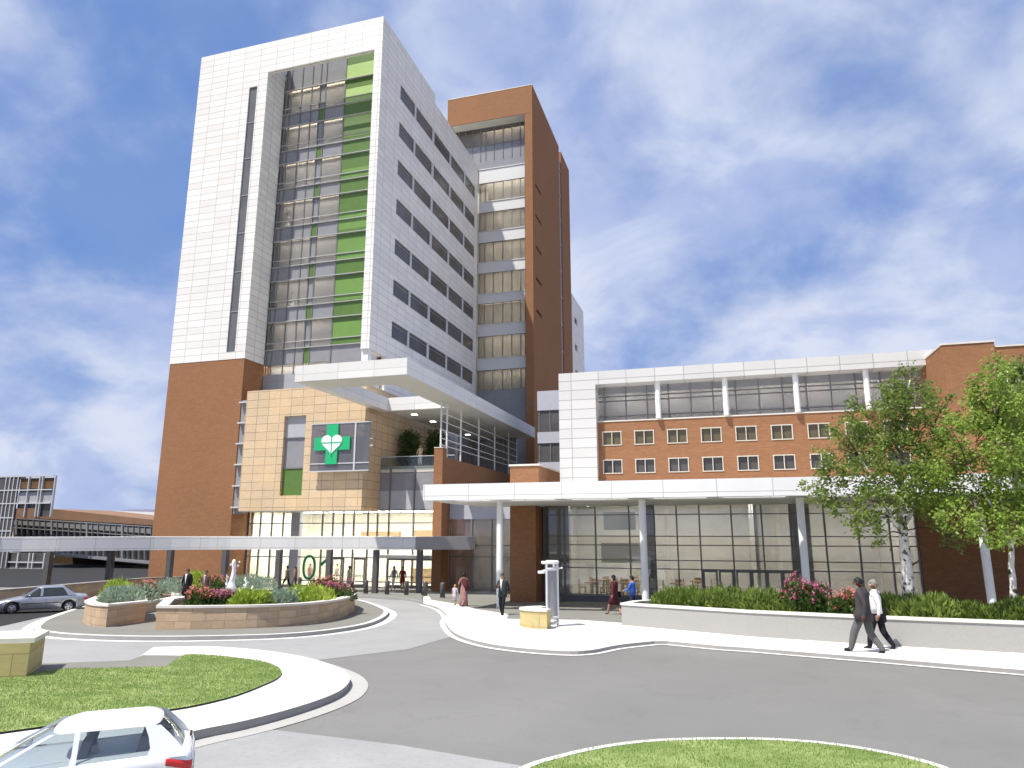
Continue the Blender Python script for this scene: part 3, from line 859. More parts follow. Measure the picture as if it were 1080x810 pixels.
# interior
mb = MB(); mb.box(x0, x1, 62, 62.2, FLZ, 6); mb.box(x0, x0+.1, LY+.5, 62, FLZ, 6); mb.box(x1-.1, x1, LY+.1, 62, FLZ, 9.2); mb.build('cream_wall', m_cream, lb)
MB().box(x0, x1, LY+.1, 62, FLZ-.3, FLZ).build('floor', m_floor, lb)
MB().box(x0, x1, LY+.06, 62.2, 6.06, 6.2).build('ceiling', m_soffit, lb)
mb = MB()
for k in range(5): mb.box(x0+1.+k*3.7, x0+3.6+k*3.7, 53.6, 55.2, 6.0, 6.055); mb.box(x0+1.+k*3.7, x0+3.6+k*3.7, 57.4, 59, 6.0, 6.055)
build_each(mb, 'ceiling_or_fill_light', m_lamp_lobby, lb)
mb = MB(); mb.box(-33.5, -29.5, 61.6, 61.98, 3.3, 4.3); mb.box(-28, -21.5, 61.6, 61.98, 3.2, 4.4); build_each(mb, 'balcony_front', m_tan, lb)
mb = MB(); mb.box(-27, -23.5, 59, 60, FLZ, 1.0); mb.box(-27.1, -23.4, 58.9, 60.1, 1.0, 1.06); mb.build('reception_desk', m_tan, lb)
# doors
for i, (xa, xb) in enumerate(((-30.9, -29.8), (-28.9, -27.9), (-25.9, -24.6), (-24.55, -23.3), (-23.2, -21.9))):
    d = MB()
    for x in (xa, xb-.1): d.box(x, x+.1, LY-.16, LY-.081, FLZ, 2.15)
    d.box(xa, xb, LY-.16, LY-.081, 2.05, 2.2); d.box(xa, xb, LY-.158, LY-.082, .75, .83); d.box(xa+.1, xb-.1, LY-.158, LY-.082, FLZ, .15)
    do = d.build('door', m_mull, lb); MB().tube((xb-.2, LY-.2, .7), (xb-.2, LY-.2, 1.3), .02, n=6).build('handle', m_alu_light, do)
mb = MB(); mb.box(-26.3, -21.2, 50.6, LY-.1, 2.25, 2.5); mb.box(-26.3, -26.15, 50.7, 50.85, FLZ, 2.25); mb.box(-21.35, -21.2, 50.7, 50.85, FLZ, 2.25)
mb.build('porch', m_alu, lb)

# green numerals on the glass
nm = thing('entrance_number', 'large green numerals 01 mounted on the lobby glass', 'sign', (-32, LY-.2, 0))
NY = LY-.2
p = atY(326.1, 598.3, NY); pt = atY(326, 585.3, NY); pe = atY(333, 598.3, NY)
rz_, rx_ = pt.z-p.z, pe.x-p.x
pts = []; mb = MB(); N = 36
def sup(a, r): c_, s_ = math.cos(a), math.sin(a); return (p.x+r[0]*math.copysign(abs(c_)**.8, c_), p.z+r[1]*math.copysign(abs(s_)**.9, s_))
for i in range(N):
    a0, a1 = 2*PI*i/N, 2*PI*(i+1)/N; th = .19
    o0, o1 = sup(a0, (rx_, rz_)), sup(a1, (rx_, rz_)); i0, i1 = sup(a0, (rx_-th, rz_-th)), sup(a1, (rx_-th, rz_-th))
    for q, y in (((o0, i0, i1, o1), NY-.05), ((o0, o1, i1, i0), NY+.03)): mb.face([(x, y, z) for x, z in q])
    mb.face([(o0[0], NY-.05, o0[1]), (o1[0], NY-.05, o1[1]), (o1[0], NY+.03, o1[1]), (o0[0], NY+.03, o0[1])])
    mb.face([(i1[0], NY-.05, i1[1]), (i0[0], NY-.05, i0[1]), (i0[0], NY+.03, i0[1]), (i1[0], NY+.03, i1[1])])
mb.build('digit', m_digit, nm)
a, b_, c_ = atY(338.3, 594, NY), atY(346.5, 585.3, NY), atY(348.5, 611, NY)
mb = MB(); th = .2
mb.box(c_.x-.12, c_.x+.12, NY-.05, NY+.03, c_.z, b_.z)
fr = [(a.x, a.z), (a.x+.03, a.z-.27), (c_.x-.121, b_.z-.33), (c_.x-.121, b_.z)]
mb.prism([(x, z) for x, z in fr], 0, 1); V = mb.v[-24:]; mb.v[-24:] = [(x, NY-.05+.08*z, y) for x, y, z in V]
mb.build('digit', m_digit, nm)

# terrace over the lobby
tr = thing('terrace', 'roof terrace with a glass railing above the lobby, next to the tan stone bay', 'terrace', (-23.5, LY, 9.3))
MB().box(-26.88, -20.36, LY+.06, 70, 9.05, 9.55).build('terrace_floor', m_cap, tr)
MB().box(-26.88, -20.36, LY, LY+.03, 9.3, 10.3).build('railing_glass', m_glass_rail, tr)
MB().box(-26.88, -20.36, LY-.03, LY+.06, 10.3, 10.36).build('handrail', m_alu_light, tr)
mb = MB(); mb.box(-26.88, XT+.1+6.8, 70.0, 70.2, 9.3, 14.5); mb.build('rear_glazing', m_spandrel, tr)
mb = MB()
for i in range(6): mb.box(-26.6+i*1.2, -26.5+i*1.2, 69.9, 69.99, 9.3, 14.5)
mb.build('mullion', m_alu, tr)

# brick fin wall with the louvre screen
bw = thing('brick_wall', 'tall narrow brick pier and wall closing the right side of the lobby', 'wall', (-20, 48, 0))
mb = MB(); mb.box(-20.33, -19.64, 48, 48.8, BASE, 10.4); mb.box(-20.3, -19.66, 48.8, 70, BASE, 9.75); mb.build('brickwork', m_brick, bw)
MB().box(-20.34, -19.62, 47.97, 48.82, 10.4, 10.46).build('coping', m_cap, bw)
ls = thing('louvre_screen', 'open white metal screen of posts and rails on the brick wall beside the terrace', 'screen', (-19.95, 55, 9.8))
mb = MB()
for y in (48.4, 49.6, 52.6, 57, 61.5, 66): mb.tube((-19.98, y, 9.75 if y > 48.9 else 10.46), (-19.98, y, 13.95), .07, n=8)
build_each(mb, 'post', m_whitepaint, ls)
for z in (13.1, 12.45, 11.8, 11.15, 10.65): MB().tube((-19.85, 47.9, z), (-19.85, 68.5, z), .035, n=6).build('rail', m_whitepaint, ls)

# ring shaped roof canopy
rc = thing('roof_canopy', 'big white rectangular ring canopy with an open middle, projecting high above the stone bay', 'canopy', (-22, 39, 14))
RX0, RX1, RY0, RY1, RZ0, RZ1 = -26.6, -18.5, 39.0, 70.8, 13.98, 15.06
mb = MB()
mb.box(RX0+.8, RX1, RY0, RY0+2.6, RZ0, RZ1); mb.box(RX0, RX0+.8, RY0, 51.6, RZ0, RZ1)
mb.box(RX1-2.2, RX1, RY0+2.6, RY1, RZ0, RZ1); mb.box(RX0+.8, RX1-2.2, 51.0, RY1, RZ0, RZ1)
mb.build('roof_slab', m_fascia_big, rc)
mb = MB(); mb.box(RX0+.85, RX1-.05, RY0+.05, RY0+2.55, RZ0-.02, RZ0-.003); mb.box(RX1-2.15, RX1-.05, RY0+2.6, RY1-.1, RZ0-.02, RZ0-.003); mb.box(RX0+.9, RX1-2.2, 51.1, RY1-.1, RZ0-.02, RZ0-.003)
mb.build('soffit', m_soffit, rc)
mb = MB(); mb.box(RX0+.1, RX0+.5, RY0+1.2, RY0+1.6, RZ1, RZ1+.25); mb.box(-23.6, -22.6, RY0+1, RY0+2, RZ1, RZ1+.2); build_each(mb, 'roof_vent', m_whitepaint, rc)
mb = MB()
for y in (45.0, 49.0, 58, 64): mb.box(-24.6, -24.2, y+8, y+8.4, RZ0-.05, RZ0-.021)
build_each(mb, 'downlight', m_lamp_soft, rc)


# ------------------------------------------------------------------ brick tower behind
bt = thing('brick_tower', 'tall red brick tower slab with a stack of glazed floors, behind the white tower', 'building', (-22, 76, 0))
BX = -19.95
mb = MB(); mb.box(-31.4, BX, 76, 77.5, 55.95, 59.83); mb.box(-20.93, BX-1.0, 76.02, 77.9, BASE, 55.949)
slits = [(77.4, 80.2, z, z+.42) for z in (46.55, 42.4, 38.3, 34.2, 30.1)]
mb.box(-31.4, -30.9, 77.5, 92, 9, 59.83); mb.box(BX-1, BX-.31, 76.02, 77.0, BASE, 55.949)
wall_with_holes(mb, 'X', BX-.3, .3, 76.0, 91.3, BASE, 55.949, slits); mb.box(BX-.3, BX, 77.5, 91.3, 55.95, 59.83)
mb.box(BX-6, BX+.02, 92.7, 98.5, BASE, 59.9); mb.box(-30.9, BX-.3, 90.8, 91.3, BASE, 59.8)
mb.build('brickwork', m_brick, bt)
mb = MB(); mb.box(-31.42, BX+.03, 75.97, 77.6, 59.83, 59.92); mb.box(BX-.5, BX+.03, 77.6, 91.3, 59.83, 59.92); mb.build('coping', m_cap, bt)
MB().box(-30.9, BX-.3, 77.6, 90.7, 58.8, 59).build('roof', m_roof, bt)
MB().box(BX-1.5, BX-.12, 91.3, 92.7, BASE, 58.3).build('corner_glazing', m_spandrel, bt)
mb = MB()
for k in range(15): mb.box(BX-.2, BX-.05, 91.3, 92.7, 1+k*3.96, 1.25+k*3.96)
build_each(mb, 'floor_band', m_alu, bt)
for s_ in slits:
    f = MB(); f.box(BX-.25, BX-.2, s_[0], s_[1], s_[2], s_[3]); fo = f.build('window', m_pane_dark, bt)
GX0, GX1, GYB = -27.4, -20.93, 77.5
gl, spn, mu, lam, slab, wh = MB(), MB(), MB(), MB(), MB(), MB()
vis = [(53.3, 55.8), (45.35, 47.95), (41.3, 43.9), (37.14, 39.8), (33.0, 35.75), (29.07, 31.77), (24.8, 27.58), (20.82, 23.33)]
band = [(51.08, 53.08), (49.92, 51.08)]
for a, b_ in vis: gl.box(GX0-(3.4 if a > 51 else 0), GX1, GYB, GYB+.03, a, b_)
zs_ = [(47.95, 49.9)]+[(vis[i+1][1], vis[i][0]) for i in range(1, 7)]
for a, b_ in zs_:
    wh.box(GX0, GX1, GYB-.12, GYB+.05, a, b_); wh.box(GX0, GX1, GYB-.2, GYB-.121, b_-.1, b_)
wh.build('white_band', plain('white_band', (.66, .66, .65), .4, .3, var=.03), bt)
spn.box(GX0-3.4, GX1, GYB, GYB+.04, 49.92, 53.3); spn.box(GX0, GX1, GYB-.1, GYB+.04, 9, 20.82); build_each(spn, 'spandrel', m_spandrel, bt)
for x in (-27.3, -26.58, -25.45, -24.22, -23.05, -21.93, -21.34):
    for a, b_ in vis+[(51.1, 53.3)]: mu.box(x-.05, x+.05, GYB-.06, GYB+.04, a, b_)
for a, b_ in vis: mu.box(GX0, GX1, GYB-.05, GYB+.04, a-.05, a+.05); mu.box(GX0, GX1, GYB-.05, GYB+.04, b_-.05, b_+.05)
for x in (-30.4, -29.4, -28.4): mu.box(x-.05, x+.05, GYB-.06, GYB+.04, 51.1, 55.8)
mu.build('mullion', m_mull, bt)
build_each(gl, 'glazing', glass('stair_glass', (.8, .78, .73), .03, opaque=.12, body=(.4, .39, .36)), bt)
for a, b_ in vis: slab.box(GX0-(3.4 if a > 51 else 0), GX1, GYB+.7, GYB+1.1, a-1.1, a-.1); lam.box(GX0+.4, GX1-.4, GYB+.3, GYB+.65, b_+.7, b_+.75)
build_each(slab, 'floor_slab', m_beige, bt); build_each(lam, 'ceiling_or_fill_light', m_lamp_soft, bt)  # strips tucked above the glass, added to brighten the blind wall
MB().box(GX0-3.5, GX1, GYB+1.12, GYB+1.2, 9, 56).build('core_wall', m_blind, bt)
MB().box(GX0-3.4, GX1, 76.1, 77.49, 55.88, 55.945).build('soffit', m_soffit, bt)

fw = thing('rear_wing', 'pale panelled rear wing with three windows, just visible behind the brick tower', 'building', (-19.6, 104, 0))
mb = MB(); FX = atY(604, 330, 99).x; FXY = 99.0
X2 = -20.2
wins = [(100.5, 102.6, z-1.0, z) for z in (36.5, 32.3, 28.2, 24)]
wall_with_holes(mb, 'X', X2, .3, 98.6, 108, BASE, 39.6, wins); mb.box(X2-8, X2, 107.7, 108, BASE, 39.6)
mb.build('white_cladding', m_white, fw)
MB().box(X2-8, X2, 98.6, 107.6, 39.2, 39.4).build('roof', m_roof, fw)
for w_ in wins: MB().box(X2+.02, X2+.08, w_[0], w_[1], w_[2], w_[3]).build('window', m_pane_dark, fw)

lk = thing('link_building', 'narrow grey link with stacked dark windows between the brick tower and the right wing', 'building', (-14.5, 60, 0))
mb = MB(); LX0, LX1 = -15.45, -11.2
for a, b_ in ((14.97, 16.75), (12.0, 13.0), (8.9, 10.3), (BASE, 6.5)): mb.box(LX0, LX1, 60, 60.3, a, b_)
mb.box(LX0, LX1, 60.3, 74, 16.4, 16.6); mb.box(LX1-.3, LX1, 60.3, 74, BASE, 16.74); mb.build('grey_panel', m_greyblue, lk)
for a, b_ in ((13.0, 14.97), (10.3, 12.0), (6.5, 8.9)):
    f = MB()
    for x in (-15.3, -14.3, -13.3, -12.2): f.box(x-.04, x+.04, 60.06, 60.2, a, b_)
    fo = f.build('window', m_mull, lk); MB().box(LX0, LX1, 60.12, 60.16, a, b_).build('pane', m_pane_dark, fo)

# ------------------------------------------------------------------ right wing
EY = 39.0
ew = thing('right_wing', 'long white framed wing with brick upper floors and a glass ground floor', 'building', (0, EY, .6))
EX0, EX1, EZT = -8.74, 11.6, 13.37
mb = MB()
mb.box(EX0, -6.58, EY, 41.9, 6.2, EZT); mb.box(-6.58, EX1, EY, 40.0, 12.6, EZT); mb.box(EX0, EX0+.4, 41.9, 56, 5.9, EZT-.05); mb.box(-6.58, EX1, 40.0, 55, 12.95, 13.1)
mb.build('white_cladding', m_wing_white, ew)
KB = EY+.5
wx = [-6.32+1.822*i for i in range(9)]; ww = 1.07
wins = [(x, x+ww, 9.12, 9.88) for x in wx]+[(x, x+ww, 7.52, 8.27) for x in wx]
mb = MB(); wall_with_holes(mb, 'Y', KB, .35, -6.578, EX1, 6.3, 10.46, wins); mb.build('brick_front', m_brick, ew)
MB().box(-6.577, EX1, KB-.04, KB+.5, 10.461, 10.53).build('coping', m_cap, ew)
for (a, b_, c_, d_) in wins:
    f = MB(); y = KB-.03
    f.box(a-.015, a+.035, y, y+.2, c_-.02, d_+.02); f.box(b_-.035, b_+.015, y, y+.2, c_-.03, d_+.03); f.box((a+b_)/2-.02, (a+b_)/2+.02, y, y+.2, c_, d_)
    f.box(a-.03, b_+.03, y-.003, y+.197, c_-.03, c_+.02); f.box(a-.03, b_+.03, y-.003, y+.197, d_-.02, d_+.03)
    fo = f.build('window', m_frame, ew)
    MB().box(a, b_, KB+.1, KB+.13, c_, d_).build('pane', m_pane_olive if c_ > 9 else m_pane_dark, fo)
# loggia: columns, glazing
LGY = 40.05
for x in (-3.1, .56, 4.2, 7.64, 11.2): MB().tube((x, 39.35, 10.53), (x, 39.35, 12.6), .15, n=14).build('column', m_whitepaint, ew)
MB().box(-6.57, EX1, LGY, LGY+.03, 10.53, 12.6).build('loggia_glazing', m_glass_smoke, ew)
mb = MB()
for i in range(15): x = -6.2+i*1.22; mb.box(x-.035, x+.035, LGY-.06, LGY+.04, 10.53, 12.6)
for z in (10.85, 11.75, 12.02): mb.box(-6.57, EX1, LGY-.05, LGY+.05, z-.03, z+.03)
mb.build('mullion', m_mull, ew)
mb = MB(); mb.box(-6.5, EX1, 41.5, 41.6, 10.4, 12.9); mb.build('back_wall', m_blind, ew)
MB().box(-6.57, EX1, LGY-.01, LGY+.06, 12.2, 12.6).build('lamp_cover_panel', m_spandrel, ew)  # panel added to keep the light strips out of view
mb = MB()
for i in range(7): mb.box(-5.7+i*2.6, -4.3+i*2.6, 40.4, 40.7, 12.52, 12.6)
build_each(mb, 'ceiling_or_fill_light', m_lamp, ew)  # strips added behind the front panel to brighten the back wall
# ground floor glazing
GZ0, GZ1 = .9, 5.95
GX0, GX1 = -9.75, 9.1
MB().box(GX0, GX1, EY, EY+.03, GZ0, GZ1).build('ground_floor_glazing', glass('cafe_glass', (.84, .84, .8), .06), ew)
mb = MB()
for x in (-9.7, -8.54, -6.77, -4.9, -3.55, -2.37, -1.19, .44, 1.94, 3.32, 4.94, 6.47, 7.88, 9.05): mb.box(x-.038, x+.038, EY-.08, EY+.06, GZ0, GZ1)
for z in (GZ0+.05, 2.35, 2.8, 3.58, 4.05, 5.2): mb.box(GX0, GX1, EY-.06, EY+.05, z-.026, z+.026)
mb.build('ground_mullion', m_mull, ew)
MB().box(GX0, GX1, EY-.1, EY+.4, BASE, GZ0).build('plinth', m_dark_panel, ew)
MB().box(GX0, EX1, EY-.02, EY+.3, GZ1, 6.3).build('brick_lintel', m_brick, ew)
mb = MB(); mb.box(GX0, GX1, 48.6, 48.8, .5, 6); mb.box(GX0-.1, GX0, EY+.3, 48.6, .5, 6); mb.box(GX1+.05, GX1+.15, EY+.3, 48.6, .5, 6)
mb.box(1.6, 1.8, EY+1.5, 48.6, .5, 6); mb.build('cream_wall', m_cafe_wall, ew)
mb = MB(); mb.box(GX0, -8.3, EY+.1, EY+.6, GZ0, GZ1); mb.box(-4.3, -3.6, EY+.15, EY+.7, GZ0, GZ1); mb.box(3.4, 4.4, EY+1.2, EY+1.8, GZ0, GZ1); build_each(mb, 'inner_column', m_grey_panel, ew)
MB().box(GX0, GX1, EY+.1, 48.8, .4, .75).build('floor', m_floor, ew)
MB().box(GX0-.1, EX1, EY+.35, 49, 6.0, 6.15).build('ceiling', m_soffit, ew)
mb = MB()
for i in range(6): mb.box(-8.5+i*3, -7.0+i*3, 41, 41.5, 5.93, 5.995); mb.box(-8.5+i*3, -7.0+i*3, 45.0, 45.5, 5.93, 5.995)
build_each(mb, 'cafe_ceiling_light', m_lamp, ew)
mb = MB(); mb.box(-7.4, -4.9, 44.5, 44.7, 2.4, 3.6); mb.box(-7.2, -5.2, 44.5, 44.7, 4.4, 5.5); build_each(mb, 'hanging_screen', m_alu, ew)
for xa in (-1.15, -.35, .5, 1.25, 2.0, 2.75):
    d = MB(); xb = xa+.75
    for x in (xa, xb-.1): d.box(x, x+.1, EY-.16, EY-.081, GZ0, 2.3)
    d.box(xa, xb, EY-.161, EY-.08, 2.22, 2.34); d.box(xa, xb, EY-.158, EY-.082, GZ0, 1.05)
    do = d.build('door', m_mull, ew); MB().tube((xb-.16, EY-.2, 1.3), (xb-.16, EY-.2, 1.8), .018, n=6).build('handle', m_alu_light, do)

# flat canopy in front of the wing
wc = thing('flat_canopy', 'long flat white canopy on round white columns in front of the right wing', 'canopy', (0, 31, .8))
CX0, CX1, CY0, CZ0, CZ1 = -13.29, 16, 30.2, 5.71, 6.44
mb = MB(); mb.box(CX0, CX1, CY0, CY0+.6, CZ0, CZ1); mb.box(CX0, CX1, CY0+1.8, EY-.03, CZ0+.02, CZ1-.06)
gap = [-13.29, -12.5, -10.4, -9.75, -7.3, -6.85, -4.0, -3.1, -.6, -.15, 2.6, 3.5, 6.2, 6.7, 9.3, 10.1, 13, 16]
for i in range(0, len(gap)-1, 2): mb.box(gap[i], gap[i+1], CY0+.6, CY0+1.8, CZ0+.02, CZ1-.06)
mb.build('roof_slab', m_fascia, wc)
mb = MB(); mb.box(CX0+.04, CX1, CY0+1.9, EY-.1, CZ0-.02, CZ0+.017); mb.build('soffit', m_soffit, wc)
for x, y in ((-10.3, 32.6), (-3.42, 32.0), (3.17, 32.0), (9.75, 32.0)):
    MB().tube((x, y, gz(x, y)), (x, y, CZ0), .155, n=16).build('column', m_whitepaint, wc)

# brick block at the far right
cb = thing('brick_block', 'red brick block rising at the right edge behind the birch trees', 'building', (13, 36.2, 1))
mb = MB(); BX0 = 10.4
mb.box(BX0, 12.55, 36.2, 60, 6.45, 12.9); mb.box(12.55, 30, 36.25, 60, 11.9, 12.65); mb.box(12.75, 30, 36.25, 60, 6.45, 10.3); mb.box(12.55, 12.75, 36.25, 60, 6.45, 11.9)
mb.box(9.11, 30, EY-.1, EY+.5, BASE, 5.9)
mb.build('brickwork', m_brick, cb)
mb = MB(); mb.box(BX0-.03, 12.58, 36.16, 60, 12.9, 12.98); mb.box(12.58, 30, 36.2, 60, 12.65, 12.72); mb.build('coping', m_cap, cb)
MB().box(12.75, 30, 36.6, 37, 10.3, 11.9).build('white_panel', m_white, cb)

# brick box above the canopy / pier below
bv = thing('brick_pier', 'square brick pier with white coping rising through the left end of the flat canopy', 'building', (-10.5, 37.5, 0))
mb = MB(); mb.box(-11.2, -9.55, 37.3, 43.2, 6.45, 7.86); mb.box(-11.26, -9.8, 37.5, 43, BASE, 5.68); mb.build('brickwork', m_brick, bv)
MB().box(-11.26, -9.49, 37.24, 43.26, 7.86, 7.96).build('coping', m_cap, bv)

# glazed link between lobby and pier
gk = thing('glass_link', 'two storey grey glazed link between the brick wall and the brick pier', 'building', (-15, 49.5, 0))
KX0, KX1, KY = -19.6, -9.6, 49.6
MB().box(KX0, KX1, KY, KY+.03, -.2, 5.2).build('glazing', m_glass_grey, gk)
mb = MB()
for i in range(7): x = -19.5+i*1.63; mb.box(x-.06, x+.06, KY-.08, KY+.05, -.2, 5.2)
for z in (-.1, 2.5, 3.3): mb.box(KX0, KX1, KY-.06, KY+.05, z-.04, z+.04)
mb.build('mullion', m_mull, gk)
mb = MB(); mb.box(KX0, KX1, KY-.1, KY+.3, 5.2, 6.6); mb.build('grey_panel', m_greyblue, gk)
mb = MB(); mb.box(KX0, KX1, 55, 55.2, -.3, 6); mb.build('back_wall', m_cream, gk)
MB().box(KX0, KX1, KY+.1, 55, -.35, -.15).build('floor', m_floor, gk)
MB().box(KX0, KX1, KY+.1, 60, 6.0, 6.2).build('roof', m_roof, gk)
mb = MB()
for i in range(3): mb.box(-18.5+i*3, -17+i*3, 51.5, 52, 5.9, 5.98)
build_each(mb, 'ceiling_or_fill_light', m_lamp, gk)

# ------------------------------------------------------------------ curved entrance canopy
ec = thing('curved_canopy', 'low curved grey metal canopy on dark square columns sweeping past the lobby entrance', 'canopy', (-30, 43, 0))
EZ0, EZ1 = 3.07, 3.95
line = smooth_line([(p.x, p.y) for p in (atZ(*q, EZ0) for q in [(-190, 584.8), (-100, 583.5), (0, 582), (60, 581.4), (120, 580.7), (180, 580), (240, 579.6), (300, 579.6), (350, 579.6), (400, 579.7), (438, 579.8)])], 3)
endp = atZ(500, 579.4, EZ0)
bk = offset_line(line, 3.4)
mb = MB(); n = len(line)
for i in range(n-1):
    q = [line[i], line[i+1], bk[i+1], bk[i]]
    for z0, z1 in ((EZ0, EZ1),):
        mb.face([(*line[i], z0), (*line[i+1], z0), (*line[i+1], z1), (*line[i], z1)])
        mb.face([(*bk[i+1], z0), (*bk[i], z0), (*bk[i], z1), (*bk[i+1], z1)])
        mb.face([(*line[i], z1), (*line[i+1], z1), (*bk[i+1], z1), (*bk[i], z1)])
        mb.face([(*bk[i], z0), (*bk[i+1], z0), (*line[i+1], z0), (*line[i], z0)])
ex, ey = line[-1]
mb.face([(ex, ey, EZ0), (*bk[-1], EZ0), (*bk[-1], EZ1), (ex, ey, EZ1)])
mb.build('canopy_roof', m_greyfascia, ec)
mb = MB(); mb.prism([(ex+.02, ey-.02), (endp.x, endp.y), (endp.x-1.0, endp.y+3), (ex-.4, ey+3.2)], EZ0-.01, EZ1+.012); mb.build('shadowed_end_section', m_alu, ec)  # darker metal paints in the roof canopy's shadow on this end
for i, px in enumerate((-62, -6, 53.5, 118, 180.5, 238.5, 295, 348, 397, 443)):
    p = atZ(px, 580.3, EZ0); s_ = 1+ .9/math.hypot(p.x, p.y); x, y = p.x*s_, p.y*s_
    r = .17
    MB().box(x-r, x+r, y-r, y+r, gz(x, y)-.3, EZ0-.005).build('column', m_column, ec)

# bollards
BOL = [(289, 622), (315.5, 622.5), (385.5, 628), (408, 629), (428.5, 629.6), (448.3, 630.5), (466.6, 632.5)]
names = ['grey bollard behind the island planter, leftmost of the entrance row', 'grey bollard behind the planter, under the walking couple', 'grey bollard beside the tip of the flower planter, left of the person in cream', 'grey bollard just right of the person in the cream coat',
         'grey bollard in front of the red dressed woman', 'grey bollard in front of the brick pier, left one', 'grey bollard at the right end of the entrance row, near the child']
b0 = None
for (px, py), lab in zip(BOL, names):
    p = atG(px, py)
    if b0 is None:
        b0 = thing('bollard', lab, 'bollard', (p.x, p.y, gz(p.x, p.y)+.1), 'bollards along the entrance kerb')
        m1 = MB(); m1.loft([[(r*math.cos(a), r*math.sin(a), z) for a in [2*PI*i/14 for i in range(14)]] for r, z in ((.15, 0), (.15, .78), (.13, .86), (.07, .9))])
        m1.build('post', m_column, b0, off=Vector((0, 0, 0)))
        m1 = MB(); m1.tube((0, 0, 0), (0, 0, .035), .2, n=14); m1.build('base_plate', m_alu, b0, off=Vector((0, 0, 0)))
    else:
        c = copy_tree(b0); c.location = (p.x, p.y, gz(p.x, p.y)+.1); c['label'] = lab

# ------------------------------------------------------------------ buildings in the left distance
gt = thing('glass_stair_tower', 'glazed stair tower with white gridded frames at the far left', 'building', (-100, 78, 0))
TY = 78
def q(px, py, Y=TY): p = atY(px, py, Y); return p
P0, P1 = q(-60, 500), q(53, 503)
xr = q(17, 530).x
mb = MB(); mb.box(P0.x, xr, TY, TY+.1, BASE, q(10, 502).z); gx = q(57, 503).x
mb.box(xr, gx, TY+.3, TY+.4, q(30, 545).z, q(40, 504).z); mb.box(q(0, 590).x, q(45, 590).x, TY+.3, TY+.4, BASE, q(20, 583).z); mb.build('glazing', m_pane_dark, gt)
mb = MB(); mb.box(xr, gx, TY+.2, TY+.29, q(30, 515).z, q(30, 505).z); mb.build('brown_panel', plain('brown_panel', (.14, .075, .035), .6, .3), gt)
mb = MB(); mb.box(xr, gx, TY+.2, TY+.29, q(30, 531).z, q(30, 519).z); mb.build('grey_panel', m_grey_panel, gt)
mb = MB(); mb.box(xr-1, gx-2, TY+.15, TY+.28, q(30, 547).z, q(30, 536).z); mb.build('brick_panel', plain('tower_brick_panel', (.2, .12, .075), .85, .2), gt)
mb = MB()
for px in (-55, -40, -25, -10, 5, 9, 13, 17.5, 29, 40.5, 43.5, 56.5):
    x = q(px, 520).x; hi = px > 18; mb.box(x-.07, x+.07, TY-.1, TY+.2, q(30, 545).z if hi else BASE, q(20, 502.5).z)
for py in (502.5, 517, 531, 546, 560): z = q(20, py).z; mb.box(P0.x, gx if py < 540 else xr, TY-.11, TY+.21, z-.08, z+.08)
for px in (-20, -4, 4, 17, 29, 33, 45): x = q(px, 595).x; mb.box(x-.1, x+.1, TY+.05, TY+.31, BASE, q(20, 583).z)
for py in (593, 600): z = q(20, py).z; mb.box(P0.x, q(45, 590).x, TY+.06, TY+.32, z-.08, z+.08)
mb.build('frame', m_alu_light, gt)
MB().box(q(16, 600).x, q(30, 600).x, TY-.15, TY+.3, BASE, q(22, 601).z).build('door', m_spandrel_light, gt)
MB().box(P0.x, xr, TY+.1, TY+1, q(10, 504).z-.2, q(10, 503).z).build('roof', m_roof, gt)

gg = thing('parking_garage', 'low brick parking garage with a sloping window band, left of the tower', 'building', (-85, 82, 0))
VY = 82
def band_(mb, pts, y0, y1, m=0):
    P = [atY(*p_, VY+y0) for p_ in pts]; poly = [(p_.x, p_.z) for p_ in P]
    b = len(mb.v); mb.prism(poly, 0, 1, m); mb.v[b:] = [(x, VY+y0+(y1-y0)*z, y) for x, y, z in mb.v[b:]]
mb = MB(); band_(mb, [(20, 536), (52, 536.5), (175, 549.5), (175, 556), (20, 546)], .6, 12); mb.build('brick_parapet', plain('garage_brick', (.24, .14, .09), .85, .2, var=.12, scale=.4), gg)
mb = MB(); band_(mb, [(72, 537.2), (175, 540.5), (175, 545.5), (120, 541.5)], 20, 60); mb.build('white_roof', m_whitepaint, gg)
mb = MB(); band_(mb, [(14, 546), (175, 556.3), (175, 592), (14, 579)], 1.0, 1.3); mb.build('glazing', m_pane_dark, gg)
mb = MB(); 
band_(mb, [(12, 545), (175, 555), (175, 557), (12, 547)], .6, 1.0); band_(mb, [(12, 579.5), (175, 593.5), (175, 596.3), (12, 582)], .4, 1.2)
for k in range(24):
    px = 16+k*6.2; yt = 546+(px-14)*.064; yb = 579+(px-14)*.082; w_ = 1.6 if k % 6 == 0 else .35
    band_(mb, [(px, yt), (px+w_, yt+.1), (px+w_, yb+.1), (px, yb)], .5, .99)
band_(mb, [(14, 556), (175, 566.5), (175, 567.3), (14, 556.8)], .55, .98)
mb.build('frame', m_alu, gg)
mb = MB(); band_(mb, [(14, 547.5), (175, 558), (175, 564), (14, 553)], .7, .9); mb.build('louvre_panel', plain('garage_louvre', (.22, .215, .21), .6, .3), gg)
mb = MB(); band_(mb, [(58, 586), (175, 594.5), (175, 625), (40, 625)], 9, 9.3); mb.build('deck_wall', plain('deck_shade_brown', (.06, .04, .022), .9, .1), gg)  # brown darkened to stand for shade inside the open deck
mb = MB(); band_(mb, [(40, 608), (140, 604), (140, 612), (40, 625)], 4, 4.4); mb.build('ramp', m_dark_panel, gg)
mb = MB(); band_(mb, [(40, 582.5), (175, 597), (175, 598), (40, 584)], 1.3, 9); mb.build('deck_soffit', m_dark_panel, gg)
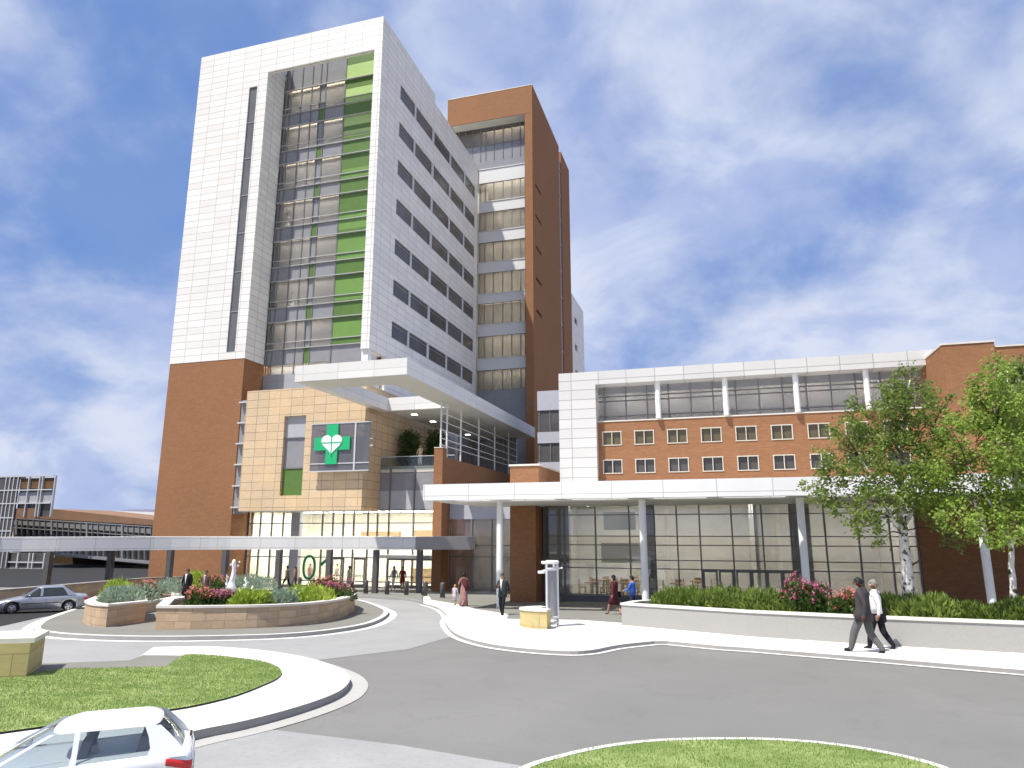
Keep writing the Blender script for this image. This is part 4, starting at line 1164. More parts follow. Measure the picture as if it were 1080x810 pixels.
mb = MB(); band_(mb, [(138, 598), (175, 598), (175, 625), (138, 625)], 3, 8.8); mb.build('tan_wall', plain('deck_tan', (.3, .2, .09), .8, .2), gg)

# ------------------------------------------------------------------ glass kiosk with its stone bench
kp = atG(582, 665)
ks = thing('glass_kiosk', 'tall curved glass pylon with white rings, standing behind the stone bench', 'sculpture', (kp.x-.3, kp.y+.55, gz(kp.x, kp.y)+.09))
O0 = Vector((0, 0, 0)); RA = .37
def arc(r, a0, a1, n, z): return [(r*math.cos(a0+(a1-a0)*i/n), r*math.sin(a0+(a1-a0)*i/n), z) for i in range(n+1)]
A0, A1 = R(-75), R(60)
mb = MB()
for a0, a1 in ((R(-75), R(-6)), (R(-2), R(60))):
    lo, hi = arc(RA, a0, a1, 10, .25), arc(RA, a0, a1, 10, 1.95); lo2, hi2 = arc(RA-.04, a0, a1, 10, .25), arc(RA-.04, a0, a1, 10, 1.95)
    for i in range(10):
        mb.face([lo[i], lo[i+1], hi[i+1], hi[i]], 0, True); mb.face([lo2[i+1], lo2[i], hi2[i], hi2[i+1]], 0, True)
mb.build('curved_glass', glass('kiosk_glass', (.55, .56, .6), .1, .08, opaque=.55, body=(.4, .4, .43)), ks, off=O0)
for z in (.12, .3, 1.9, 2.12):
    mb = MB(); L = arc(RA+.03, R(-80) if z < 2 else R(-100), R(66) if z < 2 else R(105), 22, z)
    mb.path(L, [.055 if z > 1 else .04]*len(L), 6); mb.build('ring', m_alu_light if z < 2 else m_whitepaint, ks, off=O0)
for a in (-75, -4, 62):
    mb = MB(); x, y = (RA+.03)*math.cos(R(a)), (RA+.03)*math.sin(R(a)); mb.tube((x, y, 0), (x, y, 2.12), .045, n=8); mb.build('post', m_alu_light, ks, off=O0)
mb = MB(); mb.tube((-.1, -.2, 1.75), (-.1, -.2, 1.83), .16, n=12); mb.tube((-.1, -.2, 1.83), (.55, .1, 1.93), .03, n=6); mb.build('spotlight', m_whitepaint, ks, off=O0)
bn = thing('stone_bench', 'pale yellow curved stone bench wrapping the foot of the glass pylon', 'bench', (kp.x, kp.y, gz(kp.x, kp.y)+.12))
c0 = Vector((ks.location.x+.22, ks.location.y, bn.location.z)); mb, cp = MB(), MB()
h_ = .55
angs = [R(125)+R(148)*i/10 for i in range(11)]
for z0, z1, ri, ro, tgt in ((-.02, h_, .45, 1.15, mb), (h_+.002, h_+.06, .43, 1.18, cp)):
    for i in range(10):
        q_ = [(c0.x+r*math.cos(a), c0.y+r*math.sin(a)) for r, a in ((ro, angs[i]), (ro, angs[i+1]), (ri, angs[i+1]), (ri, angs[i]))]
        tgt.prism(q_, lambda x, y: gz(x, y)+.09+z0, lambda x, y: gz(x, y)+.09+z1)
mb.build('bench_body', m_yellow_stone, bn); cp.build('seat', m_cap, bn)


# ------------------------------------------------------------------ plants
def sph(rng):
    while True:
        v = Vector((rng.uniform(-1, 1), rng.uniform(-1, 1), rng.uniform(-1, 1)))
        if .05 < v.length < 1: return v


def shrub(name, label, cat, pos, rx, ry, h, mats, kind='hedge', n=900, seed=1, group=None, blossoms=0, petal=None):
    """low plant: stems plus a mass of small leaves in an uneven dome"""
    rng = random.Random(seed); t = thing(name, label, cat, pos, group)
    lobes = [(Vector((rng.uniform(-.62, .62)*rx, rng.uniform(-.6, .6)*ry, 0)), rng.uniform(.4, .62), rng.uniform(.72, 1.12)) for _ in range(9)]
    pts = []; tips = []
    for i in range(n):
        c, r, hh = lobes[i % len(lobes)]
        v = sph(rng); v = v.normalized()*(v.length**.4); v.z = abs(v.z)
        p = Vector((c.x+v.x*rx*r, c.y+v.y*ry*r, max(.02, v.z*h*hh*.92)))
        d = Vector((v.x*.8, v.y*.8, .55+v.z))
        ln, wd = {'hedge': (.2, .05), 'juniper': (.15, .035), 'broad': (.13, .07)}[kind]
        pts.append((p, d, ln*rng.uniform(.6, 1.25), wd*rng.uniform(.8, 1.3)))
        if v.z > .35: tips.append(p+d.normalized()*.1)
    leaves_mb(pts, rng, .3).build('foliage', mats, t, off=Vector((0, 0, 0)))
    st = MB()
    for k in range(7):
        a = rng.uniform(0, 2*PI); st.tube((0, 0, -.08), (math.cos(a)*rx*.5, math.sin(a)*ry*.5, h*.6), .02, .008, 5)
    st.build('stem', m_stem, t, off=Vector((0, 0, 0)))
    if blossoms:
        fl = MB(); rng.shuffle(tips)
        for p in tips[:blossoms]:
            for k in range(5):
                a = rng.uniform(0, 2*PI); d = Vector((math.cos(a), math.sin(a), rng.uniform(.2, .9)))
                s = d.cross(Vector((0, 0, 1))).normalized(); q_ = p+Vector((0, 0, rng.uniform(0, .12)))
                fl.face([q_, q_+d*.035-s*.028, q_+d*.07, q_+d*.035+s*.028])
        fl.build('blossom', petal, t, off=Vector((0, 0, 0)))
    return t


def at_top(px, py, h): p = atG(px, py); return (p.x, p.y, gz(p.x, p.y)+h)


def clone(src, pos, label, sc_=(1, 1, 1), rz=0):
    c = copy_tree(src); c.location = pos; c.scale = sc_; c.rotation_euler = (0, 0, rz); c['label'] = label; return c


ordn = ['first', 'second', 'third', 'fourth', 'fifth', 'sixth', 'seventh', 'eighth', 'ninth', 'tenth', 'eleventh', 'twelfth', 'thirteenth']
# right hand planter: hedge plants in a row along the wall
rng = random.Random(11)
def on_wall(t_, back_):       # t_ along the planter front in pixels, back_ metres behind
    q_ = [RP[0], RP[1], RP[2], RP[3], RP[4]]; xs = [656, 790, 935, 1080, 1400]
    for i in range(4):
        if xs[i] <= t_ <= xs[i+1]:
            f = (t_-xs[i])/(xs[i+1]-xs[i]); x = q_[i][0]+(q_[i+1][0]-q_[i][0])*f; y = q_[i][1]+(q_[i+1][1]-q_[i][1])*f
            dx, dy = q_[i+1][0]-q_[i][0], q_[i+1][1]-q_[i][1]; h = math.hypot(dx, dy); return (x-dy/h*back_, y+dx/h*back_)
HP = [(690, 1.0), (715, 1.25), (738, .95), (764, 1.2), (790, 1.0), (818, .8), (945, 2.2), (985, .85), (1015, 1.15), (1045, .9), (1072, 1.3), (1110, 1.0)]
src = None; src2 = None
for i, (t_, bk_) in enumerate(HP):
    x, y = on_wall(t_, bk_+.25); pos = (x, y, gz(x, y)+.64)
    k_ = i if t_ < 850 else i-6; side = 'left of the pink flowers' if t_ < 850 else 'right of the walking men'
    lab = ('%s of six feathery green shrubs in the concrete planter %s' % (ordn[k_], side))
    s_ = rng.uniform(.88, 1.12)
    if i == 0: src = shrub('hedge_shrub', lab, 'shrub', pos, .82, .78, .62, m_hedge, 'hedge', 2200, 3, 'green shrubs in the concrete planter')
    elif i == 1: src2 = shrub('hedge_shrub', lab, 'shrub', pos, .85, .7, .7, m_hedge, 'hedge', 2200, 8, 'green shrubs in the concrete planter')
    else: clone(src if i % 2 else src2, pos, lab, (s_, s_, s_*rng.uniform(.85, 1.1)), rng.uniform(0, 6))
x, y = on_wall(846, 1.3); shrub('flowering_shrub', 'tall dark shrub covered in pink blossom behind the concrete planter wall', 'flowers', (x, y, gz(x, y)+.64), .85, .75, 1.15, m_rosebush, 'broad', 3200, 21, 'flowering shrubs in the concrete planter', 260, m_pink)
x, y = on_wall(892, 1.0); shrub('flowering_shrub', 'low shrub with pink and coral blossom beside the walking men', 'flowers', (x, y, gz(x, y)+.64), .6, .55, .72, m_rosebush, 'broad', 1800, 22, 'flowering shrubs in the concrete planter', 130, m_red)
# ground cover
gc = MB(); rg = random.Random(31); pts = []
for i in range(5200):
    x, y = on_wall(rg.uniform(662, 1180), rg.uniform(.55, 4.2)); pts.append((Vector((x, y, gz(x, y)+.63)), (0, 0, 1), rg.uniform(.06, .16), .035))
leaves_mb(pts, rg, 1.).build('ground_cover', m_leaf_dark); tag(bpy.data.objects['ground_cover'], kind='stuff')

# roundabout planters
def isl(kind, label, px, py, rx, h, seed, n=None):
    pos = at_top(px, py, .66)
    K = dict(j=('juniper_shrub', 'shrub', m_juniper, 'juniper', 3200, 0, None), l=('lime_shrub', 'shrub', m_lime, 'hedge', 1500, 0, None), p=('flowering_shrub', 'flowers', m_rosebush, 'broad', 1700, 150, m_pink),
             r=('flowering_shrub', 'flowers', m_rosebush, 'broad', 1700, 150, m_red))[kind]
    return shrub(K[0], label, K[1], pos, rx, rx*.85, h, K[2], K[3], n or K[4], seed, 'shrubs planted on the roundabout island', K[5], K[6])


isl('r', 'coral flowering shrub at the left end of the long island planter', 208, 660, .75, .55, 41)
isl('p', 'pink flowering shrub in the long island planter, just right of the coral one', 228, 659, .65, .55, 42)
isl('j', 'blue-green juniper in the long island planter, below the fountain', 247, 656, .75, .55, 43)
isl('l', 'lime green shrub in the long island planter, left of the middle juniper', 267, 661, .72, .66, 44)
isl('j', 'blue-green juniper in the middle of the long island planter', 291, 659, .78, .55, 45)
isl('j', 'blue-green juniper in the long island planter, left of the brightest lime shrub', 309, 656, .7, .55, 46)
isl('l', 'brightest lime green shrub in the long island planter, left of the pink tip', 328, 657, .85, .7, 47)
isl('p', 'pink flowering shrub at the right tip of the long island planter', 352, 651, .8, .78, 48)
isl('r', 'red flowering shrub behind the right tip of the island planter', 344, 644, 1., .8, 49)
isl('j', 'round blue-green juniper with lime tips filling the small left planter', 122, 657.5, 1.15, .72, 50, 4600)
isl('l', 'lime shrub behind the round juniper in the small left planter', 118, 653.5, .7, .85, 51)
isl('j', 'grey-green juniper in the low planter left of the couple', 169, 640, 1.2, .75, 52)
isl('r', 'small coral flowers at the left end of the low planter', 147, 645, .7, .6, 53)
isl('l', 'lime shrub standing between the couple', 204, 634, .8, 1.05, 54)
isl('r', 'red and green flower bush behind the fountain', 228, 634, 1.2, .7, 55)
isl('j', 'grey-green juniper behind the fountain, towards the lobby', 266, 634, 1.3, .85, 56)
# fountain
for i, (px, py, w_, h_, lab) in enumerate(((243, 641, .42, 2.2, 'tallest white water jet of the island fountain'), (257, 641, .2, 1.35, 'thin white water jet right of the tallest one'), (264.5, 641.5, .26, .95, 'short white water jet at the right of the fountain'), (237.5, 639, .12, 1.45, 'thin spray of water left of the tallest jet'))):
    p = atG(px, py); rg = random.Random(60+i); mb = MB(); rings = []; z0 = gz(p.x, p.y)+.12
    for k in range(12):
        f = k/11; r = w_*(.55*(1-f)**.8+.12)*rg.uniform(.75, 1.2); ox, oy = rg.uniform(-.04, .04), rg.uniform(-.04, .04)
        rings.append([(p.x+ox+r*math.cos(2*PI*j/9)*rg.uniform(.75, 1.2), p.y+oy+r*math.sin(2*PI*j/9)*rg.uniform(.75, 1.2), z0+h_*f) for j in range(9)])
    mb.loft(rings)
    for k in range(26): mb.ball((p.x+rg.gauss(0, w_*.45), p.y+rg.gauss(0, w_*.45), z0+rg.uniform(.1, 1)*h_*.95), rg.uniform(.02, .05), 5, 4)
    tag(mb.build('water_jet', m_water), lab, 'fountain', 'water jets of the island fountain')
p = atG(676, 648); rg = random.Random(71)

# ------------------------------------------------------------------ trees
def birch(label, base, pts_main, crown, n_leaf, leaf, seed, r0=.13, size=.15):
    """trunk and limbs through given points; crown = list of (centre, radii, share) clumps"""
    rng = random.Random(seed); t = thing('birch_tree', label, 'tree', base)
    O = Vector(base); tk = MB()
    for P, ra, rb in pts_main:
        n = len(P); Q = [Vector(p) for p in P]
        fine = []
        for i in range(n-1):
            for s_ in range(3):
                f = s_/3; fine.append(Q[i].lerp(Q[i+1], f)+Vector((rng.uniform(-.02, .02), rng.uniform(-.02, .02), 0))*(0 if i+s_ == 0 else 1))
        fine.append(Q[-1]); m_ = len(fine)
        tk.path(fine, [ra+(rb-ra)*(i/(m_-1))**.8 for i in range(m_)], 9)
    pts = []; tw = MB()
    tot = sum(c[2] for c in crown)
    for c, r, sh in crown:
        c = Vector(c); r = Vector(r); cnt = int(n_leaf*sh/tot)
        nearest = min((q_ for P, _, _ in pts_main for q_ in P), key=lambda q_: (Vector(q_)-c).length+.6*max(0, q_[2]-c.z))
        tw.path([nearest, Vector(nearest).lerp(c, .5)+Vector((0, 0, .12)), c], [.024, .016, .008], 5)
        twigs = []
        for k in range(max(4, cnt//24)):
            v = sph(rng); v = v.normalized()*v.length**.45
            e = c+Vector((v.x*r.x, v.y*r.y, v.z*r.z)); twigs.append((e, v))
            if k % 3 == 0: tw.tube(c, e, .007, .003, 4, caps=False)
        for k in range(cnt):
            e, v = rng.choice(twigs); g_ = Vector((rng.gauss(0, 1), rng.gauss(0, 1), rng.gauss(-.25, 1)))*size*.85
            pts.append((e+g_, Vector((v.x, v.y, v.z*.4-.25)), size*rng.uniform(.6, 1.2), size*.62*rng.uniform(.7, 1.2)))
    zero = Vector((0, 0, 0))
    tk.build('trunk', m_bark, t, off=zero); tw.build('twigs', m_stem, t, off=zero)
    leaves_mb(pts, rng, .0).build('crown', leaf, t, off=zero)
    return t


def clumps(px_list, base, Yd, rng, depth=.8):
    """crown clumps given as (px, py, radius px) in the photograph, spread in depth around the trunk"""
    out = []
    for px, py, rp in px_list:
        Y = Yd+rng.uniform(-depth, depth); p = atY(px, py, Y)-Vector(base); r = rp*Y/733.
        out.append((p, (r*1.05, r*1.0, r*.92), rp*rp))
    return out


rng = random.Random(77)
b1 = on_wall(962, 1.45); B1 = Vector((b1[0], b1[1], gz(*b1)+.6)); Y1 = B1.y
def rel(px, py, Y, B): return tuple(atY(px, py, Y)-B)
tr1 = [([(0, 0, -.1), rel(957, 600, Y1, B1), rel(953, 560, Y1, B1), rel(952, 525, Y1, B1), rel(948, 480, Y1+.2, B1), rel(955, 430, Y1+.1, B1), rel(960, 400, Y1, B1)], .19, .02),
       ([rel(953, 562, Y1, B1), rel(940, 545, Y1-.2, B1), rel(925, 510, Y1-.4, B1), rel(905, 480, Y1-.5, B1)], .09, .015),
       ([rel(953, 555, Y1, B1), rel(968, 530, Y1+.3, B1), rel(975, 490, Y1+.4, B1), rel(985, 450, Y1+.4, B1)], .07, .015)]
c1 = clumps([(957, 395, 10), (950, 410, 14), (962, 420, 17), (975, 415, 12), (938, 425, 15), (920, 440, 18), (905, 430, 9), (990, 440, 15), (1000, 425, 8), (945, 450, 22), (970, 455, 20), (897, 455, 14), (882, 450, 8),
             (925, 470, 22), (950, 480, 24), (900, 480, 20), (880, 490, 14), (985, 480, 20), (868, 475, 7), (915, 500, 22), (945, 510, 22), (885, 515, 17), (860, 512, 10), (975, 510, 20), (1000, 500, 14), (925, 530, 18), (895, 540, 14), (872, 535, 9),
             (955, 538, 14), (985, 540, 15), (915, 555, 10), (930, 568, 7), (995, 560, 9), (1004, 575, 6), (860, 528, 6)], B1, Y1, rng, 1.0)
birch('large leafy birch with a thick speckled trunk directly behind the two walking men', tuple(B1), tr1, c1, 14000, m_leaf_a, 101, size=.115)
b2 = on_wall(1078, 1.5); B2 = Vector((b2[0], b2[1], gz(*b2)+.6)); Y2 = B2.y
tr2 = [([(0, 0, -.1), rel(1068, 610, Y2, B2), rel(1066, 575, Y2, B2), rel(1058, 550, Y2, B2), rel(1052, 500, Y2+.1, B2), rel(1050, 450, Y2, B2), rel(1052, 390, Y2, B2)], .1, .018),
       ([rel(1066, 572, Y2, B2), rel(1080, 555, Y2-.2, B2), rel(1092, 520, Y2-.3, B2), rel(1096, 470, Y2-.3, B2)], .07, .015),
       ([rel(1060, 555, Y2, B2), rel(1040, 525, Y2-.4, B2), rel(1020, 490, Y2-.5, B2)], .05, .012)]
c2 = clumps([(1052, 380, 8), (1050, 395, 11), (1040, 402, 10), (1060, 410, 12), (1045, 420, 16), (1030, 418, 9), (1070, 425, 13), (1020, 440, 13), (1050, 445, 18), (1080, 440, 16), (1005, 455, 12), (1030, 465, 18), (1060, 470, 20), (1090, 470, 18),
             (985, 470, 9), (1005, 485, 16), (1035, 495, 20), (1070, 500, 20), (980, 495, 11), (1000, 515, 16), (1025, 525, 18), (1055, 530, 20), (1085, 525, 18), (985, 525, 10), (1010, 545, 14), (1040, 552, 15), (1070, 552, 14), (1100, 545, 16), (1020, 562, 8), (1048, 570, 8)], B2, Y2-.3, rng, .8)
birch('bright yellow-green birch with a thin white forked trunk at the right edge', tuple(B2), tr2, c2, 14000, m_leaf_b, 102, size=.115)
b3 = (13.2, 30.5); B3 = Vector((13.2, 30.5, gz(*b3)))
def q3(px, py): return rel(px, py, 30.5, B3)
birch('slim white stemmed birch half cut off by the right edge, behind the bright birch', tuple(B3), [([(0, 0, -.1), q3(1082, 560), q3(1075, 480), q3(1064, 420), q3(1062, 385)], .12, .02)],
      clumps([(1062, 388, 9), (1068, 402, 12), (1080, 395, 10), (1075, 425, 15), (1090, 440, 16), (1070, 450, 14), (1092, 480, 18), (1074, 490, 14)], B3, 30.5, rng, .8), 7000, m_leaf_a, 103, size=.17)
# terrace trees
for i, (px, py, hpx, lab) in enumerate(((434, 478, 26, 'dark green potted tree on the terrace, left of the standing person'), (456, 478, 24, 'dark green tree on the terrace, partly behind the white posts'))):
    p = atY(px, py, 55.5+i*1.2); B = Vector((p.x, p.y, 9.3)); H = 2.7
    birch_o = birch(lab, tuple(B), [([(0, 0, -.02), (.03, 0, .6), (-.02, .02, 1.5), (0, 0, 2.9)], .06, .02)], [((rng.uniform(-.45, .45), rng.uniform(-.4, .4), rng.uniform(1.2, 3.4)), (.55, .55, .5), 1) for _ in range(14)], 3800, m_leaf_dark, 120+i, size=.2)
    birch_o.name = 'terrace_tree'


# ------------------------------------------------------------------ people
SKIN = plain('skin', (.42, .24, .16), .6, .3, var=.05); SKIN_D = plain('dark_skin', (.14, .07, .045), .6, .3, var=.05)
def cloth(name, c): return plain('cloth_'+name, c, .85, .15, var=.12, scale=6)


C_ = {k: cloth(k, v) for k, v in dict(charcoal=(.06, .055, .06), grey=(.12, .115, .115), black=(.018, .017, .02), white=(.75, .74, .72), cream=(.62, .57, .46), brown=(.14, .085, .06), red=(.22, .035, .035), blue=(.05, .14, .5),
                                     maroon=(.1, .03, .035), rose=(.3, .17, .16), lilac=(.5, .45, .52), darkgreen=(.035, .045, .045), khaki=(.25, .22, .16), pink=(.6, .4, .36), navy=(.03, .04, .08), steel=(.3, .33, .36), tan=(.45, .3, .16), yellow=(.6, .5, .25)).items()}
HAIR = {k: plain('hair_'+k, v, .6, .3, var=.2, scale=20) for k, v in dict(black=(.012, .01, .01), dark=(.035, .022, .015), grey=(.2, .19, .18), brown=(.1, .05, .025), blond=(.5, .34, .12)).items()}
EYE = plain('eye_dark', (.02, .015, .012), .3, .5)
STAND = dict(pel=(0, 0, .95), sp=(0, .005, 1.12), ch=(0, 0, 1.33), nk=(0, .0, 1.49), hd=(0, .025, 1.59), ht=(0, .015, 1.69),
             shl=(-.175, -.01, 1.42), ell=(-.225, -.03, 1.13), wrl=(-.235, .05, .89), hal=(-.23, .08, .81), shr=(.175, -.01, 1.42), elr=(.225, -.03, 1.13), wrr=(.235, .05, .89), har=(.23, .08, .81),
             hpl=(-.09, 0, .92), knl=(-.1, .02, .5), anl=(-.1, -.02, .085), tol=(-.12, .13, .035), hpr=(.09, 0, .92), knr=(.1, .02, .5), anr=(.1, -.02, .085), tor=(.12, .13, .035))
RAD = dict(pel=(.15, .115), sp=(.135, .1), ch=(.15, .11), nk=(.055, .055), hd=(.077, .09), ht=(.062, .072), sh=(.066, .066), el=(.046, .046), wr=(.03, .03), ha=(.036, .022), hp=(.088, .09), kn=(.06, .06), an=(.04, .042), to=(.036, .03))
EDG = [('pel', 'sp'), ('sp', 'ch'), ('ch', 'nk'), ('nk', 'hd'), ('hd', 'ht')] + [(a+s, b+s) for s in 'lr' for a, b in (('sh', 'el'), ('el', 'wr'), ('wr', 'ha'), ('hp', 'kn'), ('kn', 'an'), ('an', 'to'))] + [('ch', 'shl'), ('ch', 'shr'), ('pel', 'hpl'), ('pel', 'hpr')]
WALK = dict(knl=(-.09, .2, .52), anl=(-.09, .30, .12), tol=(-.1, .44, .1), knr=(.09, .03, .5), anr=(.09, -.33, .17), tor=(.1, -.22, .05), pel=(0, 0, .92), hpl=(-.09, .02, .9), hpr=(.09, -.02, .9),
            ell=(-.23, -.13, 1.15), wrl=(-.24, -.1, .9), hal=(-.235, -.06, .82), elr=(.23, .05, 1.14), wrr=(.22, .2, .94), har=(.21, .25, .87))
STRIDE = dict(WALK, knl=(-.09, .24, .53), anl=(-.09, .40, .11), tol=(-.1, .55, .1), knr=(.09, -.08, .48), anr=(.09, -.42, .15), tor=(.1, -.3, .045), pel=(0, 0, .9), hpl=(-.09, .02, .88), hpr=(.09, -.02, .88))


def person(label, px, py, heading, H, pose, cols, hair='dark', long_hair=False, skin=None, wear=(), dz=0., pos=None, extra=None, group=None, wide=1., loose=1.12):
    """px, py: where the feet meet the ground in the photograph; heading: degrees, 0 = facing away (+Y), 90 = facing left"""
    skin = skin or SKIN
    if pos is None: g = atG(px, py); pos = (g.x, g.y, gz(g.x, g.y)+dz)
    J = dict(STAND); J.update(pose); names = list(J)
    k = H/1.75
    # small body-wide scale; children get a larger head
    me = bpy.data.meshes.new('p'); me.from_pydata([Vector(J[n_]) for n_ in names], [(names.index(a), names.index(b)) for a, b in EDG], [])
    ob = bpy.data.objects.new('p', me); COL.objects.link(ob)
    md = ob.modifiers.new('Skin', 'SKIN'); md.use_smooth_shade = True
    if not me.skin_vertices: bpy.context.view_layer.objects.active = ob
    sv = me.skin_vertices[0].data
    for i, n_ in enumerate(names):
        key = n_ if n_ in RAD else n_[:2]; r = RAD[key]
        lw_ = loose if key in ('kn', 'an') else 1.
        sv[i].radius = (r[0]*wide*lw_, r[1]*wide*lw_) if key not in ('hd', 'ht', 'ha') else r; sv[i].use_root = (n_ == 'pel')
    ss = ob.modifiers.new('Sub', 'SUBSURF'); ss.levels = ss.render_levels = 2
    dg = bpy.context.evaluated_depsgraph_get(); dg.update()
    bmesh_ = bpy.data.meshes.new_from_object(ob.evaluated_get(dg)); bpy.data.objects.remove(ob)
    V = {n_: Vector(J[n_]) for n_ in names}
    top, leg, shoe, arm, fore = cols['top'], cols['leg'], cols.get('shoe', C_['black']), cols.get('arm', cols['top']), cols.get('fore', cols.get('arm', cols['top']))
    mats = [skin, top, leg, shoe, arm, fore, EYE]
    bone_m = {('nk', 'hd'): 0, ('hd', 'ht'): 0, ('ch', 'nk'): 1, ('sp', 'ch'): 1, ('pel', 'sp'): 1, ('ch', 'shl'): 1, ('ch', 'shr'): 1, ('pel', 'hpl'): 2, ('pel', 'hpr'): 2}
    for s in 'lr': bone_m.update({('sh'+s, 'el'+s): 4, ('el'+s, 'wr'+s): 5, ('wr'+s, 'ha'+s): 0, ('hp'+s, 'kn'+s): 2, ('kn'+s, 'an'+s): 2 if not cols.get('bare_legs') else 0, ('an'+s, 'to'+s): 3})
    def near(c):
        best = None
        for (a, b), m_ in bone_m.items():
            A, B = V[a], V[b]; d = B-A; t = max(0, min(1, (c-A).dot(d)/d.length_squared)); dist = (c-A-d*t).length
            if (a, b) == ('ch', 'nk'):
                m_ = 1 if t < .75 else 0
            if (a, b) == ('pel', 'sp'): m_ = 1 if t > .3 else 2
            if best is None or dist < best[0]: best = (dist, m_)
        return best[1]
    mb = MB(); b0 = len(mb.v); mb.v += [tuple(v.co) for v in bmesh_.vertices]
    for p in bmesh_.polygons: mb.f.append(tuple(p.vertices)); mb.m.append(near(p.center)); mb.sm.append(True)
    bpy.data.meshes.remove(bmesh_)
    hd = V['hd']; hx = Vector((0, 0, 0))
    yaw = R(cols.get('look', 0)); cyw, syw = math.cos(yaw), math.sin(yaw)
    def hp(x, y, z): return hd+Vector((x*cyw-y*syw, x*syw+y*cyw, z))
    fz = .02
    mb.path([hp(0, .082, fz+.02), hp(0, .106, fz-.012), hp(0, .088, fz-.022)], [.01, .016, .012], 6, 0)
    for s in (-1, 1):
        mb.ball(hp(.03*s, .078, fz+.022), (.012, .01, .008), 6, 4, 6); mb.ball(hp(.083*s, -.0, fz), (.012, .022, .032), 6, 4, 0)
    mb.path([hp(-.022, .078, fz-.05), hp(0, .088, fz-.052), hp(.022, .078, fz-.05)], [.006, .008, .006], 5, 0)
    for s in 'lr':                                                             # hands: thumb and four fingers
        W, Hn = V['wr'+s], V['ha'+s]; d = (Hn-W).normalized(); side = d.cross(Vector((0, 1, 0)) if abs(d.y) < .8 else Vector((0, 0, 1))).normalized(); fw_ = side.cross(d).normalized()
        for i, (o_, ln) in enumerate(((-.024, .062), (-.008, .074), (.008, .07), (.024, .056))):
            a = Hn+fw_*o_; b_ = a+d*ln*.55+side*.004; e = a+d*ln+side*(.022 if s == 'l' else -.022)
            mb.path([a-d*.015, b_, e], [.0085, .008, .006], 5, 0)
        a = W+d*.03+fw_*.026; mb.path([a, a+fw_*.025+d*.03, a+fw_*.02+d*.062], [.011, .01, .007], 5, 0)
    rz = R(heading); hs = cols.get('head', 1.)
    M = Matrix.Rotation(rz, 4, 'Z') @ Matrix.Scale(k, 4)
    zero = Vector((0, 0, 0))
    body = mb.build('person', mats, None, off=zero, xf=M); body.location = pos; tag(body, label, 'person', group)
    h = MB()
    def hb(x, y, z): return Vector((x*cyw-y*syw, x*syw+y*cyw, z))
    q = MB(); q.ball((0, 0, 0), (.092, .108, .112), 14, 10, 0, keep=lambda x, y, z: z > .045 or (y < .035 and z > -.05) or (y < -.05 and z > (-.3 if long_hair else -.085)))
    q.v = [hd+hb(x, y-.008, z+.03) for x, y, z in q.v]; h.mesh(q.v, q.f, 0, True)
    if long_hair: h.loft([[hd+hb(.085*w_*math.cos(a), -.055+.05*math.sin(a), z) for a in [2*PI*i/10 for i in range(10)]] for z, w_ in ((.05, .9), (-.06, 1.05), (-.14, .9), (-.2, .5))], 0)
    h.build('hair', HAIR[hair], body, off=zero, xf=M)
    for nm_, mat_, rings in wear:                                              # garments: (z, rx, ry, cx, cy) rings from top to hem
        g = MB(); n = 20
        rr = [[(cx+rx*math.cos(2*PI*i/n)*(1+.03*math.sin(5*i)), cy+ry*math.sin(2*PI*i/n)*(1+.05*math.cos(3*i)), z) for i in range(n)] for z, rx, ry, cx, cy in rings]
        inner = [[(cx+(rx-.012)*math.cos(2*PI*i/n), cy+(ry-.012)*math.sin(2*PI*i/n), z) for i in range(n)] for z, rx, ry, cx, cy in rings[::-1]]
        g.loft(rr+inner, 0, True, False); g.build(nm_, mat_, body, off=zero, xf=M)
    if extra: extra(body, M, V)
    return body


JACKET = [(1.46, .1, .085, 0, -.01), (1.42, .2, .11, 0, -.01), (1.3, .2, .135, 0, 0), (1.12, .175, .13, 0, 0), (.95, .185, .14, 0, 0), (.78, .2, .15, 0, 0)]
COAT = JACKET[:-1]+[(.8, .21, .16, 0, 0), (.5, .23, .19, 0, .01)]
DRESS = [(1.42, .17, .1, 0, 0), (1.28, .175, .125, 0, 0), (1.1, .15, .115, 0, 0), (.92, .185, .15, 0, 0), (.6, .2, .17, 0, 0)]
LONGSKIRT = [(1.08, .15, .115, 0, 0), (.92, .19, .15, 0, 0), (.5, .2, .17, 0, 0), (.1, .23, .2, 0, 0)]
SHIRT = [(1.46, .09, .075, 0, 0), (1.42, .185, .1, 0, 0), (1.28, .185, .125, 0, 0), (1.1, .17, .12, 0, 0), (.92, .175, .13, 0, 0)]


def lapels(body, M, V, shirt=None, tie=None):
    g = MB(); g.face([(-.05, .128, 1.43), (.0, .142, 1.02), (.05, .128, 1.43)]); g.face([(-.062, .105, 1.47), (-.05, .128, 1.43), (.05, .128, 1.43), (.062, .105, 1.47)])
    V0 = [(x, y+.012, z) for x, y, z in g.v]; g.v = V0
    b = len(g.v); g.mesh([(x, y-.006, z) for x, y, z in V0], [(0, 2, 1), (3, 6, 5, 4)])
    g.build('shirt_front', shirt or C_['white'], body, off=Vector((0, 0, 0)), xf=M)


